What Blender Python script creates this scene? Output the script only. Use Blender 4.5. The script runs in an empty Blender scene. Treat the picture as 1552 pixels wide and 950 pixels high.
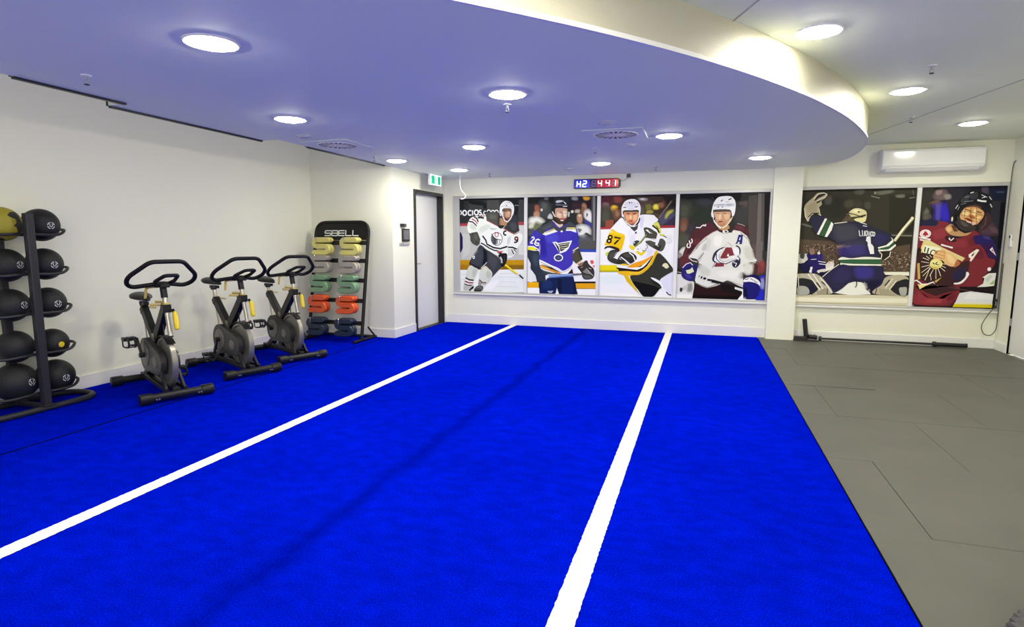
import bpy, math, random
from math import sin, cos, pi, radians, sqrt
from mathutils import Vector, Matrix

random.seed(7)
scene = bpy.context.scene
COL = scene.collection

# ------------------------------------------------------------------ helpers
def lin(c):
    return c / 12.92 if c <= 0.04045 else ((c + 0.055) / 1.055) ** 2.4

def hexlin(h):
    return tuple(lin(int(h[i:i + 2], 16) / 255) for i in (0, 2, 4))

def mat(name, color, rough=0.6, metal=0.0, spec=0.5, noise=0.0, nscale=30.0, bump=0.0, bscale=60.0, emit=None, estr=0.0, coat=0.0):
    m = bpy.data.materials.new(name)
    m.use_nodes = True
    nt = m.node_tree
    b = nt.nodes['Principled BSDF']
    b.inputs['Base Color'].default_value = (*color, 1)
    b.inputs['Roughness'].default_value = rough
    b.inputs['Metallic'].default_value = metal
    b.inputs['Specular IOR Level'].default_value = spec
    if coat:
        b.inputs['Coat Weight'].default_value = coat
    if emit:
        b.inputs['Emission Color'].default_value = (*emit, 1)
        b.inputs['Emission Strength'].default_value = estr
    tc = nt.nodes.new('ShaderNodeTexCoord')
    if noise:
        n = nt.nodes.new('ShaderNodeTexNoise')
        n.inputs['Scale'].default_value = nscale
        n.inputs['Detail'].default_value = 4
        nt.links.new(tc.outputs['Object'], n.inputs['Vector'])
        r = nt.nodes.new('ShaderNodeValToRGB')
        r.color_ramp.elements[0].position = 0.3
        r.color_ramp.elements[1].position = 0.7
        r.color_ramp.elements[0].color = (*[c * (1 - noise) for c in color], 1)
        r.color_ramp.elements[1].color = (*[min(1, c * (1 + noise)) for c in color], 1)
        nt.links.new(n.outputs['Fac'], r.inputs['Fac'])
        nt.links.new(r.outputs['Color'], b.inputs['Base Color'])
    if bump:
        n2 = nt.nodes.new('ShaderNodeTexNoise')
        n2.inputs['Scale'].default_value = bscale
        n2.inputs['Detail'].default_value = 3
        nt.links.new(tc.outputs['Object'], n2.inputs['Vector'])
        bp = nt.nodes.new('ShaderNodeBump')
        bp.inputs['Strength'].default_value = bump
        bp.inputs['Distance'].default_value = 0.01
        nt.links.new(n2.outputs['Fac'], bp.inputs['Height'])
        nt.links.new(bp.outputs['Normal'], b.inputs['Normal'])
    return m

class MB:
    """collects shapes, build() links them as one mesh object"""
    def __init__(s):
        s.v = []
        s.f = []
    def add(s, vs, fs):
        o = len(s.v)
        s.v += [tuple(v) for v in vs]
        s.f += [tuple(i + o for i in f) for f in fs]
        return s
    def box(s, x0, x1, y0, y1, z0, z1, M=None):
        vs = [Vector((x, y, z)) for x in (x0, x1) for y in (y0, y1) for z in (z0, z1)]
        if M: vs = [M @ v for v in vs]
        return s.add(vs, [(0, 1, 3, 2), (4, 6, 7, 5), (0, 4, 5, 1), (2, 3, 7, 6), (0, 2, 6, 4), (1, 5, 7, 3)])
    def tube(s, pts, r, n=10, closed=False, flat=None, cap=True):
        P = [Vector(p) for p in pts]
        N = len(P)
        rs = r if isinstance(r, (list, tuple)) else [r] * N
        T = []
        for i in range(N):
            if closed: d = P[(i + 1) % N] - P[i - 1]
            else: d = P[min(i + 1, N - 1)] - P[max(i - 1, 0)]
            T.append(d.normalized())
        up = Vector((0, 0, 1)) if abs(T[0].z) < 0.9 else Vector((0, 1, 0))
        a = (up - T[0] * up.dot(T[0])).normalized()
        vs = []
        for i in range(N):
            a = (a - T[i] * a.dot(T[i])).normalized()
            b = T[i].cross(a)
            ra, rb = (rs[i], rs[i]) if not flat else (rs[i] * flat[0], rs[i] * flat[1])
            for k in range(n):
                t = 2 * pi * k / n
                vs.append(P[i] + a * cos(t) * ra + b * sin(t) * rb)
        fs = []
        for i in range(N if closed else N - 1):
            j = (i + 1) % N
            for k in range(n):
                l = (k + 1) % n
                fs.append((i * n + k, i * n + l, j * n + l, j * n + k))
        if not closed and cap:
            fs.append(tuple(range(n - 1, -1, -1)))
            fs.append(tuple((N - 1) * n + k for k in range(n)))
        return s.add(vs, fs)
    def bar(s, p0, p1, w, h, up=(0, 0, 1)):
        """rectangular bar from p0 to p1, w across, h along up"""
        p0, p1 = Vector(p0), Vector(p1)
        t = (p1 - p0).normalized()
        u = Vector(up)
        u = (u - t * u.dot(t)).normalized()
        b = t.cross(u)
        vs = []
        for p in (p0, p1):
            for a, c in ((-1, -1), (1, -1), (1, 1), (-1, 1)):
                vs.append(p + b * a * w / 2 + u * c * h / 2)
        return s.add(vs, [(3, 2, 1, 0), (4, 5, 6, 7), (0, 1, 5, 4), (1, 2, 6, 5), (2, 3, 7, 6), (3, 0, 4, 7)])
    def lathe(s, prof, c, axis='z', n=24):
        """prof = [(radius, height)], turned about an axis through c"""
        c = Vector(c)
        vs = []
        for r, h in prof:
            for k in range(n):
                t = 2 * pi * k / n
                a, b = r * cos(t), r * sin(t)
                if axis == 'z': vs.append(c + Vector((a, b, h)))
                elif axis == 'y': vs.append(c + Vector((b, h, a)))
                else: vs.append(c + Vector((h, a, b)))
        fs = []
        for i in range(len(prof) - 1):
            for k in range(n):
                l = (k + 1) % n
                fs.append((i * n + k, i * n + l, (i + 1) * n + l, (i + 1) * n + k))
        fs.append(tuple(range(n - 1, -1, -1)))
        fs.append(tuple((len(prof) - 1) * n + k for k in range(n)))
        return s.add(vs, fs)
    def prism(s, poly, fn, d0, d1):
        """poly of 2D points, fn(u, v, d) -> 3D"""
        n = len(poly)
        vs = [fn(u, v, d0) for u, v in poly] + [fn(u, v, d1) for u, v in poly]
        fs = [tuple(range(n)), tuple(range(2 * n - 1, n - 1, -1))]
        for i in range(n):
            j = (i + 1) % n
            fs.append((j, i, i + n, j + n))
        return s.add(vs, fs)
    def ball(s, c, r, nu=24, nv=14, sc=(1, 1, 1)):
        c = Vector(c)
        vs = [c + Vector((0, 0, r * sc[2]))]
        for i in range(1, nv):
            p = pi * i / nv
            for k in range(nu):
                t = 2 * pi * k / nu
                vs.append(c + Vector((r * sin(p) * cos(t) * sc[0], r * sin(p) * sin(t) * sc[1], r * cos(p) * sc[2])))
        vs.append(c - Vector((0, 0, r * sc[2])))
        fs = []
        for k in range(nu):
            l = (k + 1) % nu
            fs.append((0, 1 + k, 1 + l))
            for i in range(nv - 2):
                a, b = 1 + i * nu, 1 + (i + 1) * nu
                fs.append((a + k, b + k, b + l, a + l))
            e = 1 + (nv - 2) * nu
            fs.append((e + k, len(vs) - 1, e + l))
        return s.add(vs, fs)
    def build(s, name, m, parent=None, bevel=0.0, ang=35, fix=True):
        me = bpy.data.meshes.new(name)
        me.from_pydata(s.v, [], s.f)
        me.update()
        if fix:
            import bmesh
            bm = bmesh.new()
            bm.from_mesh(me)
            bmesh.ops.recalc_face_normals(bm, faces=bm.faces)
            bm.to_mesh(me)
            bm.free()
        for p in me.polygons: p.use_smooth = True
        me.set_sharp_from_angle(angle=radians(ang))
        me.materials.append(m)
        o = bpy.data.objects.new(name, me)
        COL.objects.link(o)
        if parent: o.parent = parent
        if bevel:
            b = o.modifiers.new('bevel', 'BEVEL')
            b.width = bevel
            b.segments = 2
            b.limit_method = 'ANGLE'
        return o

def tag(o, label, cat, group=None):
    o['label'] = label
    o['category'] = cat
    if group: o['group'] = group
    return o

def thing(name, label, cat, loc=(0, 0, 0), rz=0.0, group=None):
    o = bpy.data.objects.new(name, None)
    o.empty_display_size = 0.05
    COL.objects.link(o)
    o.location = loc
    o.rotation_euler = (0, 0, rz)
    return tag(o, label, cat, group)

def struct(mb, name, m, **k):
    o = mb.build(name, m, **k)
    o['kind'] = 'structure'
    return o

def dup(root, name, loc, label, rz=None):
    """a copy of a thing with copies of its parts and their sub-parts"""
    r = root.copy()
    r.name = name
    COL.objects.link(r)
    r.location = loc
    if rz is not None: r.rotation_euler = (0, 0, rz)
    r['label'] = label
    for ch in list(root.children):
        c = ch.copy()
        COL.objects.link(c)
        c.parent = r
        for g in list(ch.children):
            d = g.copy()
            COL.objects.link(d)
            d.parent = c
    return r

def spline(pts, n=6, closed=False):
    P = [Vector(p) for p in pts]
    N = len(P)
    out = []
    for i in range(N if closed else N - 1):
        if closed: a, b, c, d = P[i - 1], P[i], P[(i + 1) % N], P[(i + 2) % N]
        else: a, b, c, d = P[max(i - 1, 0)], P[i], P[i + 1], P[min(i + 2, N - 1)]
        for j in range(n):
            t = j / n
            out.append(0.5 * (2 * b + (c - a) * t + (2 * a - 5 * b + 4 * c - d) * t * t + (3 * b - a - 3 * c + d) * t ** 3))
    if not closed: out.append(P[-1])
    return out

def rounded(pts, r, n=5, closed=True):
    """polyline corners rounded by r"""
    P = [Vector(p) for p in pts]
    N = len(P)
    out = []
    for i in range(N):
        if not closed and i in (0, N - 1):
            out.append(P[i])
            continue
        a, b, c = P[i - 1], P[i], P[(i + 1) % N]
        d0, d1 = a - b, c - b
        rr = min(r, d0.length * 0.49, d1.length * 0.49)
        s0, s1 = b + d0.normalized() * rr, b + d1.normalized() * rr
        for j in range(n + 1):
            t = j / n
            out.append(s0 * (1 - t) ** 2 + b * 2 * t * (1 - t) + s1 * t * t)
    return out

XZ = lambda u, v, d: Vector((u, d, v))
XY = lambda u, v, d: Vector((u, v, d))

# ------------------------------------------------------------------ materials
M = {}
M['wall'] = mat('wall_paint', (0.85, 0.85, 0.72), 0.55, bump=0.05, bscale=180)
M['ceil'] = mat('ceiling_paint', (0.87, 0.92, 0.75), 0.7, bump=0.03, bscale=200)
M['trim'] = mat('white_gloss_trim', (0.82, 0.81, 0.78), 0.4)
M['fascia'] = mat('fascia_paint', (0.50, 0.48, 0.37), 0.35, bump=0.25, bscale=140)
M['alu'] = mat('window_aluminium', (0.50, 0.50, 0.49), 0.4, metal=0.2)
M['white'] = mat('white_plastic', (0.82, 0.82, 0.80), 0.35)
M['mullion'] = mat('white_mullion', (0.78, 0.78, 0.76), 0.4)
M['black'] = mat('black_metal', (0.012, 0.012, 0.013), 0.4)
M['rack'] = mat('rack_powder_coat', (0.022, 0.022, 0.026), 0.45, spec=0.35)
M['rubber'] = mat('black_rubber', (0.012, 0.013, 0.015), 0.5, spec=0.35, bump=0.35, bscale=170)
M['frame'] = mat('bike_frame', (0.009, 0.009, 0.009), 0.42, spec=0.35)
M['plastic'] = mat('black_plastic', (0.009, 0.009, 0.010), 0.42, spec=0.35)
M['house'] = mat('housing_plastic', (0.028, 0.027, 0.025), 0.35)
M['disc'] = mat('grey_disc', (0.20, 0.19, 0.165), 0.4, metal=0.4)
M['steel'] = mat('brushed_steel', (0.52, 0.49, 0.42), 0.28, metal=0.85)
M['wheel'] = mat('flywheel_metal', (0.28, 0.265, 0.22), 0.38, metal=0.6)
M['yellow'] = mat('yellow_plastic', (0.78, 0.58, 0.02), 0.4)
M['oldyellow'] = mat('yellow_lever', (0.55, 0.40, 0.08), 0.35)
M['mat'] = mat('rubber_floor', (0.093, 0.092, 0.075), 0.55, noise=0.10, nscale=2.2, bump=0.12, bscale=220)
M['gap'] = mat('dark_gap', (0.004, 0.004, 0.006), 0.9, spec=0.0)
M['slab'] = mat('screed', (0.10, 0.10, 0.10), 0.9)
M['grille'] = mat('dark_grille', (0.02, 0.02, 0.025), 0.6)
M['grey'] = mat('grey_plastic', (0.35, 0.35, 0.36), 0.5)
M['gline'] = mat('white_pile', (0.86, 0.86, 0.82), 0.9, noise=0.10, nscale=160, bump=0.5, bscale=260)
M['logo'] = mat('pale_print', (0.60, 0.61, 0.62), 0.5)
M['led'] = mat('downlight_lens', (1, 1, 1), 0.5, emit=(1.0, 0.96, 0.79), estr=74.0)
M['cable'] = mat('grey_cable', (0.10, 0.09, 0.075), 0.5)

def turf_material():
    m = bpy.data.materials.new('blue_turf')
    m.use_nodes = True
    nt = m.node_tree
    L = nt.links.new
    b = nt.nodes['Principled BSDF']
    b.inputs['Roughness'].default_value = 0.95
    b.inputs['Specular IOR Level'].default_value = 0.0
    tc = nt.nodes.new('ShaderNodeTexCoord')
    def noise(sc, det, vec=None, stretch=None):
        n = nt.nodes.new('ShaderNodeTexNoise')
        n.inputs['Scale'].default_value = sc
        n.inputs['Detail'].default_value = det
        if stretch:
            mp = nt.nodes.new('ShaderNodeMapping')
            mp.inputs['Scale'].default_value = stretch
            L(tc.outputs['Object'], mp.inputs['Vector'])
            L(mp.outputs['Vector'], n.inputs['Vector'])
        else:
            L(tc.outputs['Object'], n.inputs['Vector'])
        return n
    fine = noise(150, 4)
    mid = noise(9, 5, stretch=(1.0, 1.6, 1))
    big = noise(1.1, 3)
    def ramp(a, b_, c0, c1):
        r = nt.nodes.new('ShaderNodeValToRGB')
        r.color_ramp.elements[0].position = a
        r.color_ramp.elements[1].position = b_
        r.color_ramp.elements[0].color = (*c0, 1)
        r.color_ramp.elements[1].color = (*c1, 1)
        return r
    r1 = ramp(0.32, 0.68, (0.0, 0.003, 0.45), (0.0, 0.016, 0.95))
    L(fine.outputs['Fac'], r1.inputs['Fac'])
    r2 = ramp(0.35, 0.65, (0.80, 0.80, 0.80), (1.0, 1.0, 1.0))
    L(mid.outputs['Fac'], r2.inputs['Fac'])
    r3 = ramp(0.35, 0.65, (0.86, 0.86, 0.86), (1.0, 1.0, 1.0))
    L(big.outputs['Fac'], r3.inputs['Fac'])
    def mul(a, b_):
        x = nt.nodes.new('ShaderNodeMix')
        x.data_type = 'RGBA'
        x.blend_type = 'MULTIPLY'
        x.inputs['Factor'].default_value = 1
        L(a, x.inputs['A'])
        L(b_, x.inputs['B'])
        return x.outputs['Result']
    # soft darker band where two rolls of turf meet (object x = 0.02)
    sx = nt.nodes.new('ShaderNodeSeparateXYZ')
    L(tc.outputs['Object'], sx.inputs[0])
    wob = nt.nodes.new('ShaderNodeMath')
    wob.operation = 'MULTIPLY_ADD'
    wob.inputs[1].default_value = 0.16
    L(noise(2.5, 3).outputs['Fac'], wob.inputs[0])
    L(sx.outputs['X'], wob.inputs[2])
    d = nt.nodes.new('ShaderNodeMath')
    d.operation = 'ADD'
    d.inputs[1].default_value = -0.10
    L(wob.outputs[0], d.inputs[0])
    ab = nt.nodes.new('ShaderNodeMath')
    ab.operation = 'ABSOLUTE'
    L(d.outputs[0], ab.inputs[0])
    r4 = ramp(0.01, 0.10, (0.70, 0.70, 0.70), (1, 1, 1))
    L(ab.outputs[0], r4.inputs['Fac'])
    col = mul(mul(mul(r1.outputs['Color'], r2.outputs['Color']), r3.outputs['Color']), r4.outputs['Color'])
    L(col, b.inputs['Base Color'])
    bp = nt.nodes.new('ShaderNodeBump')
    bp.inputs['Strength'].default_value = 0.9
    bp.inputs['Distance'].default_value = 0.012
    L(noise(190, 3).outputs['Fac'], bp.inputs['Height'])
    L(bp.outputs['Normal'], b.inputs['Normal'])
    return m
M['turf'] = turf_material()

def print_material():
    m = bpy.data.materials.new('printed_film')
    m.use_nodes = True
    nt = m.node_tree
    b = nt.nodes['Principled BSDF']
    a = nt.nodes.new('ShaderNodeVertexColor')
    a.layer_name = 'print'
    nt.links.new(a.outputs['Color'], b.inputs['Base Color'])
    b.inputs['Roughness'].default_value = 0.5
    b.inputs['Specular IOR Level'].default_value = 0.1
    return m
M['print'] = print_material()

# ------------------------------------------------------------------ room dimensions
XL, XD, XR = -5.41, -4.085, 3.62        # left wall, door wall, right wall
YF, YB, YR, Y0 = 7.12, 8.86, 8.88, -3.0  # facing wall of the alcove, window walls, rear end of the room
ZL, ZH, ZA = 2.37, 2.63, 2.95           # lower ceiling, upper ceiling, alcove ceiling
XT = 0.80                                # edge of the turf

struct(MB().box(XL - .1, XR + .1, Y0 - .1, YR + .12, -.15, -.022), 'floor', M['slab'])

# rubber mats, one metre square, staggered joints
fm = MB()
rows = list(range(-3, 9))
for j in rows:
    xs = {0: 0.58, 1: 0.07}[j % 2]
    cuts = [XT + .0085] + [c for c in (xs + k for k in range(0, 5)) if XT + .15 < c < XR - .05] + [XR - .003]
    for a, b in zip(cuts, cuts[1:]):
        dz = random.uniform(-.002, 0.0005)
        y1 = min(j + 1, YR - .005)
        e = 0.0013
        lift = 0.006 if (j == 6 and a < 1.0) else 0
        vs = [(a + e, j + e, -.02), (b - e, j + e, -.02), (b - e, y1 - e, -.02), (a + e, y1 - e, -.02),
              (a + e, j + e, dz), (b - e, j + e, dz + lift), (b - e, y1 - e, dz), (a + e, y1 - e, dz)]
        fm.add(vs, [(3, 2, 1, 0), (4, 5, 6, 7), (0, 1, 5, 4), (1, 2, 6, 5), (2, 3, 7, 6), (3, 0, 4, 7)])
struct(fm, 'floor_rubber', M['mat'])

# turf: three rolls with narrow joints
turf = thing('turf_carpet', 'bright blue artificial turf laid wall to wall with two white lane lines', 'turf', (-1.7, 3, -.02))
tb = MB()
o = Vector((-1.7, 3, -.02))
def T(x, y, z): return Vector((x, y, z)) - o
for poly in ([(XL + .004, Y0 + .01), (-4.236, Y0 + .01), (-4.236, YF - .004), (XL + .004, YF - .004)],
             [(-4.214, Y0 + .01), (-1.6815, Y0 + .01), (-1.6815, YB - .004), (XD + .004, YB - .004), (XD + .004, YF - .008), (-4.214, YF - .008)],
             [(-1.6795, Y0 + .01), (XT, Y0 + .01), (XT, YB - .004), (-1.6795, YB - .004)]):
    tb.prism(poly, lambda u, v, d: T(u, v, d), -.02, 0)
tb.build('pile', M['turf'], turf)
for lx in (-2.878, -0.428):
    n = 900
    vs = []
    y0, y1 = Y0 + .05, YB - .006
    for i in range(n + 1):
        y = y0 + (y1 - y0) * i / n
        vs += [T(lx - .049 + random.uniform(-.002, .002), y, .0018), T(lx + .049 + random.uniform(-.002, .002), y, .0018)]
    fs = [(2 * i, 2 * i + 1, 2 * i + 3, 2 * i + 2) for i in range(n)]
    l = MB().add(vs, fs).build('lane_line', M['gline'], turf)
    l['label'] = 'white lane line'
l = MB().box(-4.2355, -4.2145, Y0 + .01, YF - .01, -.012, -.0004, Matrix.Translation(-o)).build('roll_joint', M['gap'], turf)
e = MB().box(XT + .0005, XT + .0075, Y0 + .02, YB - .11, -.015, .0015, Matrix.Translation(-o)).build('edge_shadow_strip', M['gap'], turf)  # dark strip standing in for the shadow line along the turf edge

# walls
t = .1
struct(MB().box(XL - t, XL, Y0, YF + t, -.02, ZA), 'wall_left', M['wall'])
struct(MB().box(XL, XD - .12, YF, YF + t, -.02, ZA), 'wall_alcove', M['wall'])
DY0, DY1, DZ = 7.745, 8.745, 2.125       # door opening with frame
w = MB()
w.box(XD - .12, XD, YF, DY0, -.02, ZH)
w.box(XD - .12, XD, DY1, YB + t, -.02, ZH)
w.box(XD - .12, XD, DY0, DY1, DZ, ZH)
w.box(XD - .12, XD - .02, YF, YF + t, ZH, ZA)
struct(w, 'wall_door', M['wall'])
struct(MB().box(XD - .12, .9, YB, YB + t, -.02, ZH), 'wall_back', M['wall'])
struct(MB().box(1.2, XR + t, YR, YR + t, -.02, ZH), 'wall_recess', M['wall'])
struct(MB().box(.898, 1.258, 8.755, YR + .05, -.02, ZH), 'wall_column', M['wall'])
RD0, RD1 = 7.45, 8.535                    # white door in the right wall
w = MB()
w.box(XR, XR + t, RD1, YR, -.02, ZH)
w.box(XR, XR + t, Y0, RD0, -.02, ZH)
w.box(XR, XR + t, RD0, RD1, 2.56, ZH)
struct(w, 'wall_right', M['wall'])
struct(MB().box(XL - t, -2.2, Y0 - t, Y0, -.02, ZA), 'rear_light_block', M['wall'])  # added unseen panel, keeps world light from the rear off the left wall

# ceilings
struct(MB().box(XD - .02, XR + t, Y0, YR + t, ZH, ZH + .1), 'ceiling', M['ceil'])
struct(MB().box(XL - t, XD + .0, Y0, YF + t, ZA, ZA + .1), 'ceiling_alcove', M['slab'])  # unseen ceiling, darkened to cut bounce onto the upper left wall
CX, CY, CR = -8.02, 9.38, 9.905
arc = []
ya = CY - sqrt(CR ** 2 - (XD - CX) ** 2)
a0 = math.atan2(ya - CY, XD - CX)
a1 = math.atan2(6.55 - CY, sqrt(CR ** 2 - (6.55 - CY) ** 2))
for i in range(61):
    a = a0 + (a1 - a0) * i / 60
    arc.append((CX + CR * cos(a), CY + CR * sin(a)))
tail = spline([(arc[-1][0], arc[-1][1], 0), (1.575, 7.1, 0), (1.625, 7.7, 0), (1.605, 8.15, 0), (1.50, 8.5, 0), (1.26, 8.70, 0)], 6)
arc += [(p.x, p.y) for p in tail[1:]]
low = [(x, y) for x, y in arc] + [(1.2, 8.77), (.9, 8.80), (.9, YB + .02), (XD - .02, YB + .02), (XD - .02, YF - .02), (XD, 4.9), (-4.275, 4.9), (-4.275, 3.30), (XD, 3.30)]
low = [(x, y) for x, y in arc] + [(1.2, 8.755), (.898, 8.755), (.898, YB), (XD, YB), (XD, 4.9), (-4.275, 4.9), (-4.275, 3.30), (XD, 3.30)]
struct(MB().prism(low, XY, ZL, ZH - .001), 'ceiling_lower', M['ceil'])
# curved fascia with a white bead along its foot
fs_, bead = MB(), []
out = []
for i, (x, y) in enumerate(arc):
    x0, y0 = arc[max(i - 1, 0)]
    x1, y1 = arc[min(i + 1, len(arc) - 1)]
    d = Vector((y1 - y0, -(x1 - x0), 0)).normalized()
    out.append((Vector((x, y, 0)), d))
vs, fc = [], []
for p, d in out:
    q = p + d * .006
    vs += [(q.x, q.y, ZL + .018), (q.x, q.y, ZH)]
fc = [(2 * i, 2 * i + 1, 2 * i + 3, 2 * i + 2) for i in range(len(out) - 1)]
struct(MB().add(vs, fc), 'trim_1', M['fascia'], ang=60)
vs = []
for p, d in out:
    for k, z in ((-.004, ZL - .004), (.014, ZL - .004), (.014, ZL + .020), (-.004, ZL + .020)):
        q = p + d * k
        vs.append((q.x, q.y, z))
fc = []
for i in range(len(out) - 1):
    for k in range(4):
        l = (k + 1) % 4
        fc.append((4 * i + k, 4 * i + l, 4 * i + 4 + l, 4 * i + 4 + k))
struct(MB().add(vs, fc), 'trim_2', M['trim'], ang=60)
# control joints in the upper ceiling
struct(MB().bar((1.80, 8.15, ZH), (2.345, 5.64, ZH), .012, .004), 'trim_3', M['grey'])
struct(MB().bar((.09, 3.78, ZH), (.60, 2.58, ZH), .012, .004), 'trim_4', M['grey'])

# skirting
def skirt(name, pts, h=.125):
    m = MB()
    for (x0, y0, x1, y1, nx, ny) in pts:
        p = [(x0, y0), (x1, y1), (x1 + nx * .014, y1 + ny * .014), (x0 + nx * .014, y0 + ny * .014)]
        m.prism(p, XY, 0.0005, h)
    return struct(m, name, M['trim'], bevel=.003)
skirt('baseboard_left', [(XL, Y0, XL, YF, 1, 0)])
skirt('baseboard_alcove', [(XL + .014, YF, XD + .0, YF, 0, -1)])
skirt('baseboard_door', [(XD, YF - .014, XD, DY0 - .002, 1, 0), (XD, DY1 + .002, XD, YB, 1, 0)])
skirt('baseboard_back', [(XD + .014, YB, .898, YB, 0, -1)], .145)
skirt('baseboard_recess', [(1.258, YR, XR, YR, 0, -1)])
skirt('baseboard_right', [(XR, RD1 + .02, XR, YR - .014, -1, 0), (XR, Y0, XR, RD0, -1, 0)], .11)

# ------------------------------------------------------------------ doors
d1 = thing('door_1', 'white flush door in a black metal frame', 'door', (XD, DY0, 0))
del d1['label'], d1['category']
d1['kind'] = 'structure'
D = Matrix.Translation((-XD, -DY0, 0))
f = MB()
fw = .045
f.box(XD - .13, XD + .022, DY0, DY0 + fw, 0, DZ, D)
f.box(XD - .13, XD + .022, DY1 - fw, DY1, 0, DZ, D)
f.box(XD - .13, XD + .022, DY0 + fw, DY1 - fw, DZ - fw, DZ, D)
f.box(XD - .13, XD - .005, DY0 + fw, DY1 - fw, 0, .008, D)
f.build('door_frame', M['black'], d1, bevel=.003)
lf = MB().box(XD - .115, XD - .075, DY0 + fw + .004, DY1 - fw - .004, .012, DZ - fw - .004, D).build('leaf', M['white'], d1, bevel=.002)
h = MB()
hy = DY0 + fw + .075
h.lathe([(.026, 0), (.026, .008), (.010, .010), (.010, .045)], Vector((XD - .075, hy, 1.02)) - Vector((XD, DY0, 0)), 'x', 16)
h.tube(rounded([Vector((-.035, hy - DY0, 1.02)), Vector((-.028, hy - DY0 + .02, 1.02)), Vector((-.028, hy - DY0 + .135, 1.015))], .015, closed=False), .009)
h.build('handle', M['steel'], d1)
k = MB().lathe([(.020, 0), (.020, .006), (.012, .008)], Vector((-.075, hy - DY0, .90)), 'x', 14)
k.build('lock', M['steel'], d1)

d2 = thing('door_2', 'x', 'x', (XR, RD1, 0))
del d2['label'], d2['category']
d2['kind'] = 'structure'
MB().box(.012, .05, RD0 - RD1 + .006, -.012, .012, 2.55).build('leaf', M['white'], d2, bevel=.002)
fr = MB().box(-.004, .07, -.010, 0, 0, 2.56)
fr.box(-.004, .07, RD0 - RD1 - .0, RD0 - RD1 + .004, 0, 2.56)
fr.box(-.004, .07, RD0 - RD1, 0, 2.552, 2.56)
fr.build('door_frame', M['gap'], d2)
for z in (.35, 1.15, 2.15):
    MB().tube([(.002, -.012, z), (.002, -.012, z + .09)], .008, 8).build('hinge', M['grey'], d2)

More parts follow.
